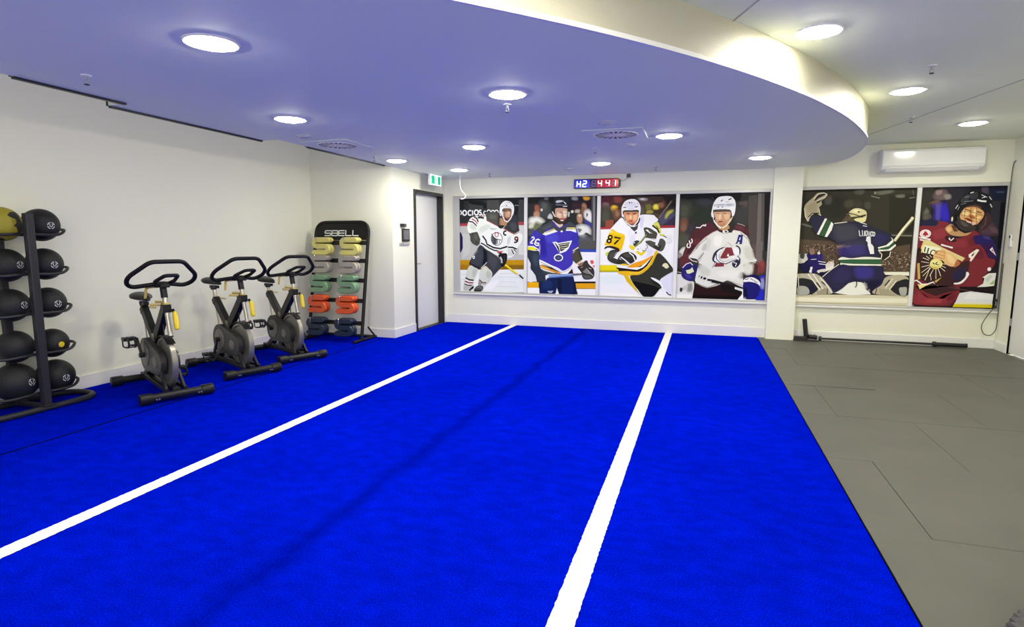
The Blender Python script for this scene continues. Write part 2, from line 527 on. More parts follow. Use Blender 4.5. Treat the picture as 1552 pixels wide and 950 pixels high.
# ------------------------------------------------------------------ windows and printed films
PRINTS = {
1: """2c2f31 p -5,1527 1118,1521 1120,1053 -10,1059
454644 p 481,1491 681,1496 690,1329 481,1332
3a3c3b p 157,1444 414,1413 413,1342 155,1283
15171b p 162,1484 395,1470 471,1425 471,1350 413,1351 414,1399 259,1415 162,1444
0d0e12 p -5,1527 1118,1521 1118,1483 -5,1487
10131b p 756,1485 1026,1493 1027,1376 943,1386 897,1465
3b3c40 p 1017,1480 1118,1478 1120,1123 1018,1115
565656 l10 1045,1458 1082,1457
8a8d90 l11 948,1395 1017,1394
11141c p 934,1378 1017,1385 999,1272 944,1194
1b1e24 p 5,1482 74,1481 72,1347 3,1348
2a2c30 l10 29,1473 26,1131
b2b3b1 p -14,632 -9,1077 1120,1084 1123,516 -14,502
bdbdbb p 49,950 187,932 175,650 45,521
c9cac8 p 1019,1071 1120,1079 1123,613 1020,612
a23f49 p -9,1118 154,1126 154,1075 -9,1072
5e2a30 l8 -9,1109 154,1117
9c3f48 p 1000,1134 1120,1133 1120,1084 1000,1084
1e1548 p -0,978 24,959 48,887 49,713 18,644 -4,644
b5860f p -14,515 1123,531 1124,379 -14,352
9a7013 p -14,437 1123,454 1124,379 -14,352
7d5c12 p 851,441 1123,445 1124,379 709,371
d9d9d2 l10 -17,347 1124,374
dde2e0 p -14,-14 -14,345 1124,372 1126,8 392,-14
c6ccca l9 708,304 899,312 1068,309
c9cfcd l9 670,240 842,251 1087,242
cdd3d0 l9 554,164 728,173 975,170
c9cfcd l8 476,80 689,95 1013,89
c3c9c6 l8 22,281 112,279
c6ccca l8 17,198 72,195
f4f6f4 q 241,194 340,287 339,122 250,46
eef1ee q 437,125 612,202 708,186 554,18 397,14
f2f2fb r24 87,1288 33,38 0 360
f2f2fb r23 182,1287 33,38 50 310
f2f2fb l23 227,1328 227,1246
f2f2fb r23 294,1292 35,39 0 360
f2f2fb l21 381,1323 357,1328 342,1314 353,1296 375,1285 384,1267 367,1250 341,1256
f2f2fb e0 403,1251 12,11
f2f2fb r14 444,1281 21,30 50 310
f2f2fb r14 511,1301 29,28 180 370
f2f2fb l17 557,1296 562,1318 584,1322 605,1311 614,1295
f2f2fb l17 614,1304 635,1324 662,1319 679,1287
f2f2fb l19 8,1325 25,1312 32,1285 17,1258
dfe3df s 134,1063 151,1139 199,1206 272,1232 365,1238 456,1237 478,1159 557,1120 671,1064 756,1027 860,982 944,938 1019,957 1079,931 1084,861 1038,773 999,710 955,621 898,571 823,561 785,624 737,632 670,598 555,639 478,693 411,751 362,778 353,860 324,959 256,972 177,959 138,1013
cdd2cd q 325,1040 480,1110 557,1074 479,1003 353,950
c2c8c4 q 832,896 898,913 860,772 823,772
b9bfbc q 518,1048 671,1029 556,1003
c9cec9 q 179,1112 276,1094 305,1004 188,1022
1d1d1d l21 159,1150 228,1139 301,1076
1d1d1d l21 253,1224 301,1196 327,1138
b5525a l21 218,1188 272,1156 313,1102
eceeec l17 189,1171 257,1148 306,1089
241c20 l29 321,1208 374,1211 427,1200
7d2a33 l10 326,1232 442,1230
4a4b47 p 463,1279 557,1294 676,1289 688,1215 662,1153 676,1072 557,1127 475,1165
5a5a55 q 509,1252 633,1259 643,1180 528,1181
31343a p 808,1099 897,1177 939,1282 1009,1150 1033,992 944,949 851,989 770,1037
42444a q 860,1107 953,1142 1000,1071 982,993 897,1002
a8434e l12 469,1164 557,1123 676,1064
a8434e l12 756,1033 851,984 943,938 1000,957
a8805f p 695,1223 766,1170 832,1134 808,1072 737,1060 690,1073
7b5b45 p 695,1214 709,1214 709,1073 685,1091
22211f p 663,1080 709,1086 785,1077 752,1038 714,1027 680,1047
2b2a2a p 681,1285 737,1276 709,1197 671,1179
e5e8e6 s 700,1338 709,1399 756,1450 803,1469 869,1457 920,1417 941,1360 934,1273 897,1221 897,1335 803,1354 756,1345 737,1302 742,1240 709,1232 695,1285
c5c9c7 l9 714,1377 775,1389 859,1374 915,1356
b4b8b6 l8 784,1432 859,1440 897,1409
2a2a2a e0 814,1397 11,7
9aa09e l8 841,1449 873,1441
8d6a52 s 752,1310 766,1345 822,1349 883,1337 902,1300 895,1239 874,1195 850,1160 808,1147 775,1170 752,1223
c29a7c q 785,1314 860,1318 883,1282 874,1213 841,1195 794,1213
d9b497 q 846,1300 874,1300 871,1256 850,1257
4a3a33 p 756,1335 897,1333 897,1319 756,1310
3c2a22 l10 785,1301 827,1301
3c2a22 l9 855,1300 888,1298
5b3a30 p 785,1205 864,1208 855,1164 808,1150 777,1171
b06a60 l11 808,1200 850,1197
e2e4e2 l15 749,1302 754,1214 785,1156 832,1134
e2e4e2 l15 832,1134 883,1186 925,1273
26272a l10 709,1276 730,1232
e9ebe8 s 556,967 614,972 699,949 747,887 742,807 680,758 613,762 565,815 551,896
33373c r11 647,865 97,105 0 360
4a4e52 p 556,958 604,896 652,860 642,771 594,780 561,833
2a2d33 l11 613,878 604,789
2a2d33 l13 661,860 656,780
2a2d33 l10 699,851 690,789
9a3b45 r13 647,931 31,34 0 360
c8707a l8 633,931 666,927
dfe1de e0 647,930 10,11
1f2226 l11 613,869 728,847
1c1416 r25 792,958 25,32 45 315
5a1a20 r24 982,869 24,26 0 360
2a1013 l25 1006,869 999,825 968,806 945,816
43463f p 163,946 227,968 310,981 339,909 363,860 352,788 303,747 225,787 188,833 185,905
55584f q 216,923 305,941 324,860 255,815
1d1f1d l8 227,959 246,878 313,788
1f2225 l25 402,914 460,842 479,778 594,725 709,708 832,744
eceeec l13 382,887 440,815 459,756
24282a l21 372,797 420,778 517,716 604,680 671,672
b6404c l15 647,667 709,659 756,663
6e1f28 p 647,649 737,650 737,623 699,618
1c1e20 l23 841,731 917,731 992,701
1c1e20 l15 936,700 978,661
1c1e20 l19 898,700 941,621
c9cdc9 p 832,709 898,700 926,603 842,593
343840 s 372,764 459,697 555,648 680,564 747,475 728,412 632,311 554,237 569,310 516,382 448,435 360,379 301,369 183,431 164,476 244,614 323,723
111420 p 410,715 473,661 478,490 390,425 420,561
41434a q 478,661 613,591 680,537 651,411 593,347 487,472
3a3f4a q 224,596 323,714 401,706 400,534 350,415 213,468
21242b p 164,476 360,397 350,370 183,431
e6e8e8 e0 245,564 22,27
4a4e56 e0 245,564 10,13
d8d8d0 l9 375,388 477,485
16171a s 690,618 785,637 827,611 813,494 756,413 709,439 728,520 680,573
b9bdb6 l25 709,574 732,538 737,475
33353a l12 775,601 785,494
e8d22e l33 794,449 899,370 1003,301
b59a14 l10 804,431 908,352 993,296
22262c l25 1031,292 1101,231
cfd2d2 l15 1003,301 1035,288
c4cabf s 188,431 262,396 321,365 291,286 251,194 220,101 170,7 60,13 71,153 107,264 138,375
aeb5ab q 222,377 311,360 261,249 221,230
1d1c20 l23 97,223 161,192 241,184
eceeec l19 87,190 161,159 236,161
7c2230 l21 86,167 161,141 231,143
eceeec l17 76,139 151,113 220,119
1d1c20 l19 76,120 141,99 215,101
b4b5b0 p 66,97 200,87 160,16 60,18
222326 s 230,92 240,55 200,27 170,2 160,25
c8cdc3 s 438,421 506,381 569,310 554,237 505,163 437,107 388,78 319,85 320,159 340,251 360,342
b2b9ae q 477,363 564,301 515,209 457,253
8b8f88 p 339,205 398,161 368,96 319,113
38383a l17 344,196 398,151 466,148
b5747a l12 339,164 398,128 452,125
4b4d4b s 280,75 349,104 412,78 378,9 249,5
8d908c l8 299,66 358,77 378,41
1c1c1e p 250,28 378,22 368,-1 244,-5""",
2: """2a2c2c p -14,1529 572,1529 1122,1525 1124,1436 1124,719 -14,712
1a1b1d p -14,1529 160,1529 421,1523 422,1419 -14,1427
232127 p 656,1518 1044,1518 1049,1280 659,1285
474b4a o 183,1441 349,1438 370,1210 195,1212
5a5e58 o 239,1449 331,1403 295,1316 230,1352
6a6c6a o 275,1509 339,1503 331,1469 275,1474
3a2430 o 720,1414 853,1420 855,1308 739,1310
8f9194 o 710,1504 799,1502 799,1455 719,1461
d19a33 o 887,1509 992,1498 976,1452 905,1457
2a1420 o 950,1435 1028,1442 1030,1365 960,1366
a05d43 o 114,1380 151,1402 189,1370 194,1291 157,1283 119,1310
b98a6c o 110,1292 194,1291 195,1203 148,1177 101,1213
e5e7dc o 27,1187 101,1213 204,1203 269,1158 269,1123 186,1088 103,1062 18,1036 13,1098
c9cbb4 o 18,1089 102,1124 103,1017 37,982
6d7250 o 130,1133 223,1105 205,1017 113,964 84,1008
d9cdb8 e0 231,1317 20,23
4c5150 o 18,1018 103,1035 103,946 19,910
a5765c o 871,1394 915,1410 947,1358 935,1281 873,1265
7a5b3c o 863,1342 925,1341 909,1256 865,1239
e4e4e0 o 908,1281 969,1315 1014,1280 1033,1194 1026,1117 973,1134 910,1195
444b4a o 944,1264 971,1238 945,1195
3f3c8a o 893,1161 999,1117 1053,1056 965,1065
b38a6e o 794,1222 838,1252 883,1230 884,1135 850,1092 805,1136
d9b89a o 803,1231 838,1248 874,1226 839,1196
dedfd8 o 779,1049 841,1084 921,1083 992,1048 1024,979 1012,927 950,962 888,910 835,901 789,971
6e7168 o 806,1023 878,1014 843,962
55585a o 818,892 1039,892 1042,719 820,718
787a7c p 1036,1510 1075,1513 1091,719 1051,719
454748 p 1018,1510 1040,1510 1056,719 1034,719
b5a890 o 766,1309 837,1317 838,1265 767,1266
d9d3c0 e0 722,1284 23,23
c9c9c4 o 369,1262 406,1227 407,1174 333,1184 333,1219
e9ebea p -14,694 1124,676 1124,213 -14,185
2f46a0 p 821,709 1124,704 1124,663 821,665
50504c p 818,840 1093,840 1095,709 821,712
e6a914 p -14,176 194,181 194,90 -14,85
d99c12 p 793,176 1124,185 1124,99 804,94
f1f3f1 p -14,-14 -14,85 251,92 252,-14
f4f5f3 p 787,-14 786,87 1124,96 1124,-8 931,-14
f6f7f6 p 466,-14 465,107 548,109 566,-14
d04a45 q 1011,535 1063,545 1078,492 1030,474
d98a80 q 1048,457 1092,466 1084,414
dfe1e0 s 2,568 59,478 70,369 136,298 146,207 4,204
202a3a p -14,856 -3,856 -2,622 -14,622
23252a s 396,1350 413,1402 449,1453 494,1470 567,1464 630,1441 667,1389 667,1345 595,1338 460,1340 424,1297
cfd3d4 q 449,1445 494,1465 567,1460 594,1442 513,1422 468,1418
6b6f74 p 459,1405 568,1395 640,1393 640,1376 459,1383
e4e6e8 l15 590,1433 622,1402
f0f0f0 l13 573,1364 640,1363
15171b p 450,1362 667,1358 658,1339 451,1338
c99f83 s 460,1336 550,1343 641,1324 650,1268 638,1207 607,1146 563,1103 517,1108 480,1147 457,1209 451,1279
e8cbb0 q 488,1287 551,1269 552,1190 498,1200 470,1235
f0dcc4 q 569,1303 637,1294 633,1224 598,1190
8f5b4c l11 515,1274 574,1269
8f5b4c l9 597,1260 628,1259
4a3426 s 452,1200 498,1191 544,1164 598,1172 625,1190 607,1138 563,1099 508,1112 471,1147
9c4a42 s 525,1178 607,1181 589,1146 553,1142
f4f0e6 l15 539,1151 585,1151
2a2420 l11 442,1305 424,1253 443,1191 490,1121
d8d2c0 l20 406,1288 434,1235 452,1209
b9bfae p 646,1285 686,1276 678,1206 656,1207
3a3632 l9 645,1311 651,1207 607,1129
d4c0a0 s 407,1157 462,1121 517,1090 576,1094 563,1059 509,1042 445,1077
3f35a8 s 103,991 196,1017 334,1087 407,1148 518,1042 608,1085 689,1119 770,1058 816,962 837,823 837,787 820,726 741,655 739,479 600,370 489,422 200,534 199,696 86,722 -8,739 1,758 47,874
4a46c0 q 290,928 482,963 520,839 337,786
3530a0 q 718,945 817,945 828,788 703,787
2a2490 q 206,910 281,928 339,580 209,588
40444a s 140,999 224,1061 334,1113 398,1148 435,1077 518,1033 608,1068 679,1128 761,1084 779,1041 627,1041 609,989 482,998 335,1034 253,946
4c5057 q 242,1034 380,1104 408,1060 298,999
e6e070 p 271,963 436,1029 455,1003 285,932
2a2a20 l7 285,950 436,1016
f1f1ea p 243,941 304,919 496,980 455,1007
e6e070 p 640,1041 770,1041 784,1014 636,1015
f1f1ea p 629,1011 780,1014 794,962 699,990 627,991
30302a l6 645,1022 775,1018
f4f4f4 e0 560,982 20,14
eceae2 l22 71,883 104,897 118,870 57,812 48,803 95,794
eceae2 l22 207,843 179,861 146,848 123,785 147,763 184,763 193,794 142,803
3a3a30 l5 85,874 99,879
f3f3ee p 411,814 470,823 503,802 727,842 703,770 707,787 676,721 632,672 559,645 532,640 513,671 429,795
f3f3ee e0 513,573 75,59
2a2e50 e0 513,572 57,41
46507a e0 515,572 37,23
2c2f3a p 443,799 461,804 513,742 541,654 523,658 452,795
33363c p 503,786 693,815 676,778 521,760
2c2f3a p 521,786 684,800 667,743 559,671 541,680
e0dcae l11 521,769 675,791
e0dcae l11 540,738 658,756
e0dcae l9 549,709 640,723
f0f0ee s 196,525 209,539 340,482 489,413 609,366 726,452 735,426 673,345 600,312 527,324 341,428 210,485
8a8780 l7 219,503 359,442 563,342 654,371 726,434
c98d2c s 215,444 257,458 378,411 490,359 564,320 527,310 416,349 248,400
e9c060 l16 229,431 276,409 369,384
201c24 p 247,467 397,420 564,334 490,359 369,402
2a1a20 p 655,322 735,408 755,328
f0e6c0 l7 660,322 731,408
e6de2c p -14,739 105,735 152,713 133,686 -14,694
f1f1ea l16 1,748 105,744 189,696
2b3340 s -8,685 115,677 194,669 200,534 210,444 248,382 398,339 527,319 342,302 305,265 306,193 175,181 146,298 60,387 59,487 11,568
384452 q 77,623 181,642 191,462 154,416 88,478
3c4448 q 248,373 472,323 324,302 268,319
1c222c l11 21,559 64,478 69,388 146,289 170,190
101f4a p 198,190 306,202 343,257 755,284 823,5 531,-4 493,98 475,8 209,-0
0a1530 p 491,251 531,-4 568,-3 574,226
1a2c5c q 250,183 399,222 419,87 270,65
0b1638 p 747,275 832,5 769,3
8c98b8 p 336,44 438,52 410,10 364,13
d8deea l6 345,40 392,23 429,42
5f86c4 p 333,289 564,316 746,319 746,288 343,248
a9c4e6 l7 361,276 710,308
33405a l5 371,262 728,292
f4f6fa p 305,292 356,293 357,253 306,243
6a686c p 746,328 970,341 970,315 746,294
e9e6b0 l15 740,682 785,708 829,735
2a2a2a l7 745,660 821,709
4a4636 p 736,638 829,717 899,551 797,484 743,532
33302a p 821,709 848,691 899,556 868,542
d9b060 l9 797,480 886,525
8a6a50 p 824,480 913,516 914,455 843,436
38302e s 816,436 888,454 922,517 966,535 994,482 1030,448 1075,405 1086,317 1052,255 945,239 900,278 880,349
7c7c76 p 898,358 960,412 1059,317 961,332
54544c q 899,314 1051,299 1034,259 945,248
1e1a1a l9 825,427 889,366 909,278
d6d2cc l6 960,412 1014,351 1068,299
c9b0a8 l6 870,419 906,437
e8e8e4 l7 995,421 1049,404
1c1a1a l11 976,500 1021,439 1076,370""",
3: """3a2a26 p -14,1529 723,1529 1117,1526 1124,1327 1124,1014 -14,1019
170d10 p -14,1529 209,1529 1117,1522 1118,1484 -14,1500
4a2028 o -13,1500 181,1504 167,1349 -1,1352
63262e o -2,1404 77,1420 80,1316 1,1300
71655a o 34,1412 122,1402 115,1324 35,1334
3f4438 o -9,1335 159,1315 173,1088 -4,1090
4c4e40 o 36,1282 134,1246 119,1124 22,1142
c79a26 o 158,1358 210,1374 263,1348 238,1305 168,1293
e0b83a o 175,1366 237,1357 220,1331 176,1332
6e4a34 o 186,1297 299,1304 302,1183 207,1158
7a3a34 o 190,1496 311,1493 313,1416 218,1409
8a6a50 o 230,1279 291,1261 275,1201 232,1210
2a1416 o 337,1510 492,1506 510,1455 373,1457
8d8a80 o 561,1471 679,1468 697,1434 596,1427
c9c9c4 e0 621,1452 30,15
4a3c34 o 579,1428 764,1433 767,1339 599,1342
6e6a34 o 666,1367 750,1374 753,1280 685,1281
9a9240 o 685,1281 769,1289 779,1246 686,1239
565040 o 598,1359 658,1324 653,1239 602,1231
d8c83c o 772,1344 800,1377 850,1372 868,1321 844,1296 785,1301
e6da60 o 792,1356 834,1360 843,1330 802,1322
8a5a40 o 858,1389 932,1396 926,1328 868,1321
1c1618 o 929,1488 1110,1493 1116,1317 967,1336
4a4a62 o 856,1194 986,1277 1101,1284 1109,1057 877,1058
a9a848 o 948,1185 986,1269 1060,1293 1069,1267 1013,1218 974,1159
33303f o 991,1134 1105,1183 1109,1057 944,1058
4a3a2e p 771,1238 854,1237 890,1160 840,1160
8d4a36 p 84,1142 198,1158 201,1036 77,1037
9c2f35 p -14,1045 1124,1066 1124,1029 -14,1011
c45a5a l7 -11,1019 175,1027
f4f5f4 p -14,1009 1124,1029 1124,483 -14,466
dfe2df o 974,913 1064,930 1060,811 986,811
c6c9c6 r7 1026,836 33,34 0 360
e0cf14 p -14,466 294,470 296,371 -14,365
c9b80e p -14,394 296,399 296,371 -14,365
eaefed p -14,-14 -14,358 1124,380 1124,-10 999,-14
f6f8f7 p -11,-14 16,170 547,157 633,-14
dde7e6 o 30,323 324,329 371,188 61,171
f8f9f9 p 913,738 1124,739 1124,380 1092,379 1082,448 959,601
5c5238 l22 1086,1476 976,1319 865,1177
2a2622 l12 1078,1468 849,1152
9c9478 l6 1046,1435 865,1169
1c1a1a l26 1090,1485 1039,1419
f7f7f8 s 140,984 192,1053 260,1131 328,1183 400,1087 470,1052 572,1086 585,1214 771,1221 823,1186 858,1143 818,1084 889,947 966,896 1001,836 946,738 855,703 823,651 775,582 674,528 537,500 452,446 276,461 311,488 451,499 342,629 138,689 76,707 74,790
dcdce8 q 440,896 525,948 529,792 461,766
d4d4e6 q 586,1189 654,1196 642,1034 600,1017
e3e3ee q 404,948 470,1035 475,879
d8d8ee q 702,719 787,737 822,677 757,599 638,571 705,642
e0b80c s 166,1010 264,966 361,931 375,879 348,752 315,682 253,708 181,760 74,769 74,781 116,887
f0cc20 q 166,1001 352,926 353,905 150,957
1d120c r23 158,892 28,26 0 360
1d120c r25 142,835 30,26 0 360
e8c010 e0 160,892 14,12
f4e8c8 e0 142,835 12,11
1d120c l26 217,892 314,874 267,835 220,786
3a3d3a p 444,1052 513,1043 572,1077 557,1008 515,978 471,1017
2a2620 s 553,1155 595,1180 588,1120 555,1077
c98a5e s 352,1260 429,1272 550,1266 576,1240 570,1163 537,1103 487,1069 444,1069 400,1096 363,1156
e0a878 q 379,1234 439,1233 467,1155 416,1139 376,1174
e6b488 q 491,1233 559,1232 553,1163 511,1121 484,1155
f0cda4 q 439,1225 469,1224 475,1164 446,1156
5a3a28 l11 391,1251 439,1242
5a3a28 l11 482,1241 542,1247
6a4430 l8 400,1235 435,1231
6a4430 l8 491,1231 529,1235
b9493c s 425,1134 459,1143 489,1134 460,1117
8a4a34 q 399,1121 452,1087 520,1112 487,1069 444,1068
f3f3f5 s 316,1321 332,1372 365,1423 425,1452 502,1455 554,1424 589,1368 600,1308 593,1231 572,1223 566,1292 463,1293 343,1286 345,1200 323,1209
d5d5dd q 357,1389 400,1423 393,1363 358,1346
dcdce4 q 391,1414 528,1420 548,1335 376,1329
33353c l12 341,1336 385,1333
33353c l12 514,1335 560,1347
1e2026 l17 422,1405 443,1405
1e2026 l9 467,1413 465,1391
1e2026 l9 548,1394 559,1381
a9a9b2 l6 411,1315 497,1316
45423e p 343,1286 570,1291 571,1267 348,1267
f0f0f2 l14 340,1226 399,1104 470,1060
f0f0f2 l14 589,1223 562,1129 513,1065 453,1056
4a4034 l10 362,1200 381,1139
4a4a50 p 524,974 554,974 550,944 529,944
46463c s 651,1016 676,1038 744,1025 813,982 872,947 858,887 825,853 749,862 680,887 670,956
e8ebe2 p 677,999 719,1008 780,947 746,947
e8e8e0 l12 689,879 757,866 833,862
23231c l9 710,1016 780,930
2a2a24 l9 659,1016 686,973
d0d060 s 785,1059 833,1118 867,1101 886,1049 905,964 864,947
1a1a16 l22 776,1067 854,1007 881,956
f0f0ea l17 764,1050 829,999 873,930
1c1c18 l10 827,1058 874,1015
4c4c44 s 892,870 942,862 977,811 955,721 915,682 855,703 735,771 682,827 749,844 835,819
f4f4f2 p 856,947 907,913 861,776 828,776 834,853
c8c840 p 889,939 965,930 932,904 890,913
1c1c1a l12 940,913 991,887
2a2a24 p 786,763 920,772 889,695 838,712
d8d8d0 l7 836,780 879,755
7c9040 l22 696,930 606,810 530,748
4a5a24 l7 688,905 615,801
3a3a36 s 503,809 545,844 596,835 563,792 521,757
f0f0f0 e0 520,809 10,9
e4cc18 s 443,761 486,770 531,736 497,696
e0c81c s 541,675 584,684 619,658 678,693 687,667 645,624 611,623
1a1a18 l10 566,710 617,728 661,684 703,702
f4f4f4 s 591,736 643,710 618,684 592,701
28281e l9 667,762 709,780 719,737 685,719
f5f5f5 s 598,771 666,788 701,754 651,719
2a1c14 s 71,707 93,751 181,760 287,726 297,682 208,716 128,733
f2f2f2 p 85,698 146,734 200,716 139,672 95,645
c9d43a s 95,654 139,672 122,627 105,601
38372f s 119,583 148,672 209,703 297,682 309,559 346,489 258,487 160,521
4a4940 q 148,645 236,681 221,575 150,557
f1f1ef p 212,584 254,664 297,673 316,638 274,558
1c1c1a l10 220,589 271,668
2c2c28 s 308,611 359,656 446,674 525,640 560,597 553,553 485,499 415,507 336,550
f1f1ef l17 326,594 397,542 459,490
f1f1ef l16 446,665 508,614 545,535
45453e q 342,638 438,657 492,587 396,586
22221f l14 310,541 381,498 451,481
2a2a26 p 249,496 318,559 416,498 346,480
e89c16 s 451,464 537,509 665,554 799,625 758,573 667,485 522,434 452,442
f0c82a s 311,479 381,494 451,473 382,463
f4f4f4 p 267,465 487,434 625,449 758,564 791,590 693,459 575,404 277,426
241410 s 264,434 348,427 488,412 592,405 693,476 799,616 792,573 694,441 610,387 488,390 348,400 278,412
e2b112 s 287,373 419,384 593,378 694,441 776,538 831,686 869,660 794,504 712,398 594,326 473,310 324,329
f4d84c l10 455,349 610,361 727,459 824,634
d8b40e p 377,321 456,314 511,209 629,27 548,104 423,225
f1ead0 l9 447,314 502,227 583,105 638,18
31322a s 473,310 611,330 712,398 794,495 869,656 959,601 1038,507 1090,439 1088,388 1002,334 912,254 957,168 900,105 827,15 690,2 610,88 529,183
0b0b0d s 510,227 632,212 890,149 876,78 818,6 690,-2 601,97
1d1e1a q 766,303 913,237 933,150 804,199
f1f1f6 p 779,295 793,294 817,288 844,279 872,265 904,248 930,228 948,205 961,178 975,151 993,123 1011,93 1028,66 1045,39 1061,15 1064,-3 1050,-14 997,-14 983,15 972,58 960,98 947,132 934,164 914,193 881,219 842,241 810,260 791,276 780,288
d9d9e8 p 921,245 1084,379 1080,32 1029,57 966,160
f4f4f8 p 852,25 917,123 978,64 988,3 844,-2
1c1c24 l16 1011,82 1046,44 1084,37
d9d6a8 s 939,471 963,506 1005,507 1036,456 999,429 964,454
f4f2da l8 947,471 997,477 990,438""",
4: """2e2d2a p -14,1529 1229,1529 1229,705 -14,696
32302c p -14,-14 -14,846 1229,848 1229,-14
10131c p -14,1451 -14,1529 155,1529 477,1521 437,1442 -0,1433
0e0e12 p 434,1522 840,1522 829,1407 738,1383 472,1432
3f4236 o 0,1414 161,1393 170,1157 10,1158
4a4e40 o 12,1341 109,1358 115,1194 17,1195
363a40 o 246,1437 455,1424 443,1316 287,1301
2a3028 o 182,1302 442,1334 451,1118 207,1102
6e4a38 o 19,1149 117,1157 141,992 26,956
7c5a46 o 31,1066 101,1102 123,992 43,983
38323a o 129,1066 226,1083 179,919 92,882
4a4c40 o 0,937 161,919 114,753 7,752
55484a o 814,1381 930,1397 917,1326 834,1310
3a3a3a o 768,1293 951,1308 963,1060 777,1097
4a4440 p 935,1467 1049,1482 1098,704 964,703
6b6460 p 1057,1499 1122,1498 1147,705 1073,704
56504e p 1098,1498 1139,1497 1164,705 1131,704
1c1a1a p 1139,1497 1219,1513 1229,1327 1229,705 1180,705
5a4a44 p 1010,794 1085,794 1107,364 1049,345
6b6460 p 1066,830 1149,830 1157,527 1074,526
7a3a3c o 1083,499 1154,572 1198,528 1196,402 1106,382
4a2a28 o 1065,526 1107,517 1099,364 1065,363
94403f o 1130,562 1189,545 1176,473 1134,491
d2d1c8 o 19,679 70,744 124,735 102,624 30,604
8e8b80 o -7,641 55,661 75,605 13,586
dad9d2 p -14,-14 -14,351 94,353 251,235 260,-9 106,-14
2a2826 e0 71,122 20,34
8a8880 o 136,194 224,225 229,103 158,92
c2c0b6 o 101,175 163,195 157,120 103,118
e9e8e2 p -14,-14 -14,58 240,56 243,-9 106,-14
2a2aa8 p 1093,-14 1133,347 1198,366 1202,-14 1190,-14
8d90c8 o 1144,293 1193,312 1200,168 1150,184
1e28b8 p 1085,-14 1119,129 1193,149 1202,-14 1190,-14
4c262a s 263,1037 331,1083 452,1100 507,1036 543,1000 629,990 731,990 795,1079 880,1061 950,989 971,900 886,936 545,936 374,882 273,790 223,698 154,661 84,624 82,661 114,753 155,863 195,955
5a2a2e s 83,633 166,791 226,865 305,865 274,755 164,615 185,541 161,466 63,446 38,530 40,595
3c1c20 q 158,772 255,791 189,662 119,643
5c3236 q 762,1062 863,1052 917,989 798,1008
c5b8b4 l7 803,1084 862,1070 905,1047
f0eeee l14 245,1033 307,1028 323,1055 367,1064 383,1078
f0eeee l12 340,1073 358,1055 384,1055
eae6e4 r16 154,771 23,31 -60 250
eae6e4 r16 181,836 20,31 -80 200
dcdcd3 s 240,726 290,799 391,891 492,964 561,982 622,945 699,954 765,990 851,963 955,882 994,775 1013,740 1052,615 1081,553 932,506 917,288 923,178 713,269 595,206 440,156 277,235 273,347 300,552 174,597 173,625
cfcfc6 q 392,864 461,882 452,699 382,699
e9e9e2 q 494,918 615,918 605,755 502,755
bdbdb2 q 361,791 403,818 399,699 329,699
c6c6bb q 280,616 383,682 335,552 301,524
55534c l9 299,570 341,626 365,672
c9c9be q 302,515 481,425 451,314 326,348
e4e4dc q 568,427 894,414 884,287 590,317
b9b9ae l12 915,505 990,525 1073,535
cacac0 q 894,758 1003,758 1063,571 937,578
d5d5cc q 915,505 1049,525 1032,363 931,361
b0908c l10 240,726 290,799 374,887 475,959 543,991
8d8d86 l10 258,716 316,800 409,882
d8ccc8 l9 757,990 850,972 946,900
8a807a l8 851,954 956,864 1013,730
8a807a l8 155,615 233,690 307,810
e8e6de l10 161,597 211,551 283,533
b5a090 l9 1028,525 1045,435 1032,363
1c1416 p 543,982 621,972 603,1000 679,1008 723,972 756,999 733,954 698,963 613,954 579,964
e9e9e4 p 612,990 671,999 698,963 648,945 613,954
5a5c58 e0 655,972 19,16
b98e62 p 531,1063 593,1018 694,1062 704,1017 654,990 603,991 559,1009
c79a74 s 480,1253 530,1279 667,1277 706,1250 706,1160 692,1098 652,1053 602,1027 558,1045 521,1099 492,1181
d9b28c q 515,1234 584,1233 596,1144 537,1135 509,1180
dcb892 q 609,1233 695,1223 690,1152 639,1134
b4805e q 529,1117 590,1081 649,1116 643,1053 584,1031 548,1063
9c4238 s 538,1113 580,1124 615,1116 581,1099
7a5a46 l9 515,1230 563,1225
6a4a3a l10 609,1231 652,1225
eadbc0 l12 567,1216 566,1153
eceef0 s 446,1226 456,1298 474,1378 523,1449 590,1470 692,1468 744,1427 768,1364 768,1276 755,1205 730,1187 714,1258 675,1284 530,1286 470,1271 483,1190 457,1181
f7f7f8 s 540,1449 650,1460 694,1419 576,1403
c9ccd4 p 466,1361 747,1369 757,1329 477,1325
3a3c42 l12 568,1399 596,1421
3a3c42 l16 669,1419 710,1436
84868c l7 527,1351 612,1351
84868c l7 646,1353 722,1356
6a6c72 l7 636,1389 678,1393
70727a e0 537,1319 9,9
70727a e0 595,1318 9,9
6a6c72 l6 656,1335 707,1334
50443e p 471,1266 530,1281 684,1279 710,1254 480,1251
ecebe6 l17 469,1208 494,1117 540,1054 593,1022
e6dcc4 l16 738,1196 708,1125 660,1053 602,1022
33302c e0 493,1158 10,23
22201e l9 710,1160 735,1187
2c2870 p 827,927 886,927 880,797 842,792 849,828 824,824 817,797 791,797 807,828
dcdcd3 p 846,891 858,891 852,851 835,851
c9c9c6 l9 692,819 640,746
a8a8a4 l9 697,814 750,765
2a2a44 r19 805,694 53,74 -95 60
2a2a3c s 487,582 514,674 580,729 657,757 607,720 549,665 527,573 564,519 511,536
f1f1f2 s 514,573 557,683 615,725 575,656 579,574 641,529 733,576 817,613 853,568 820,540 735,539 633,520 554,537
7c3036 p 595,601 666,747 742,748 790,640 714,621 690,593 613,588
f4f4f4 p 684,621 699,666 719,621
9aa0a8 l7 576,647 596,565 649,538 734,567 818,599
2a2a3c l12 541,656 544,582 598,528 676,511 768,558 827,577
2a2a3c s 761,530 819,568 865,586 864,514 816,459 772,476
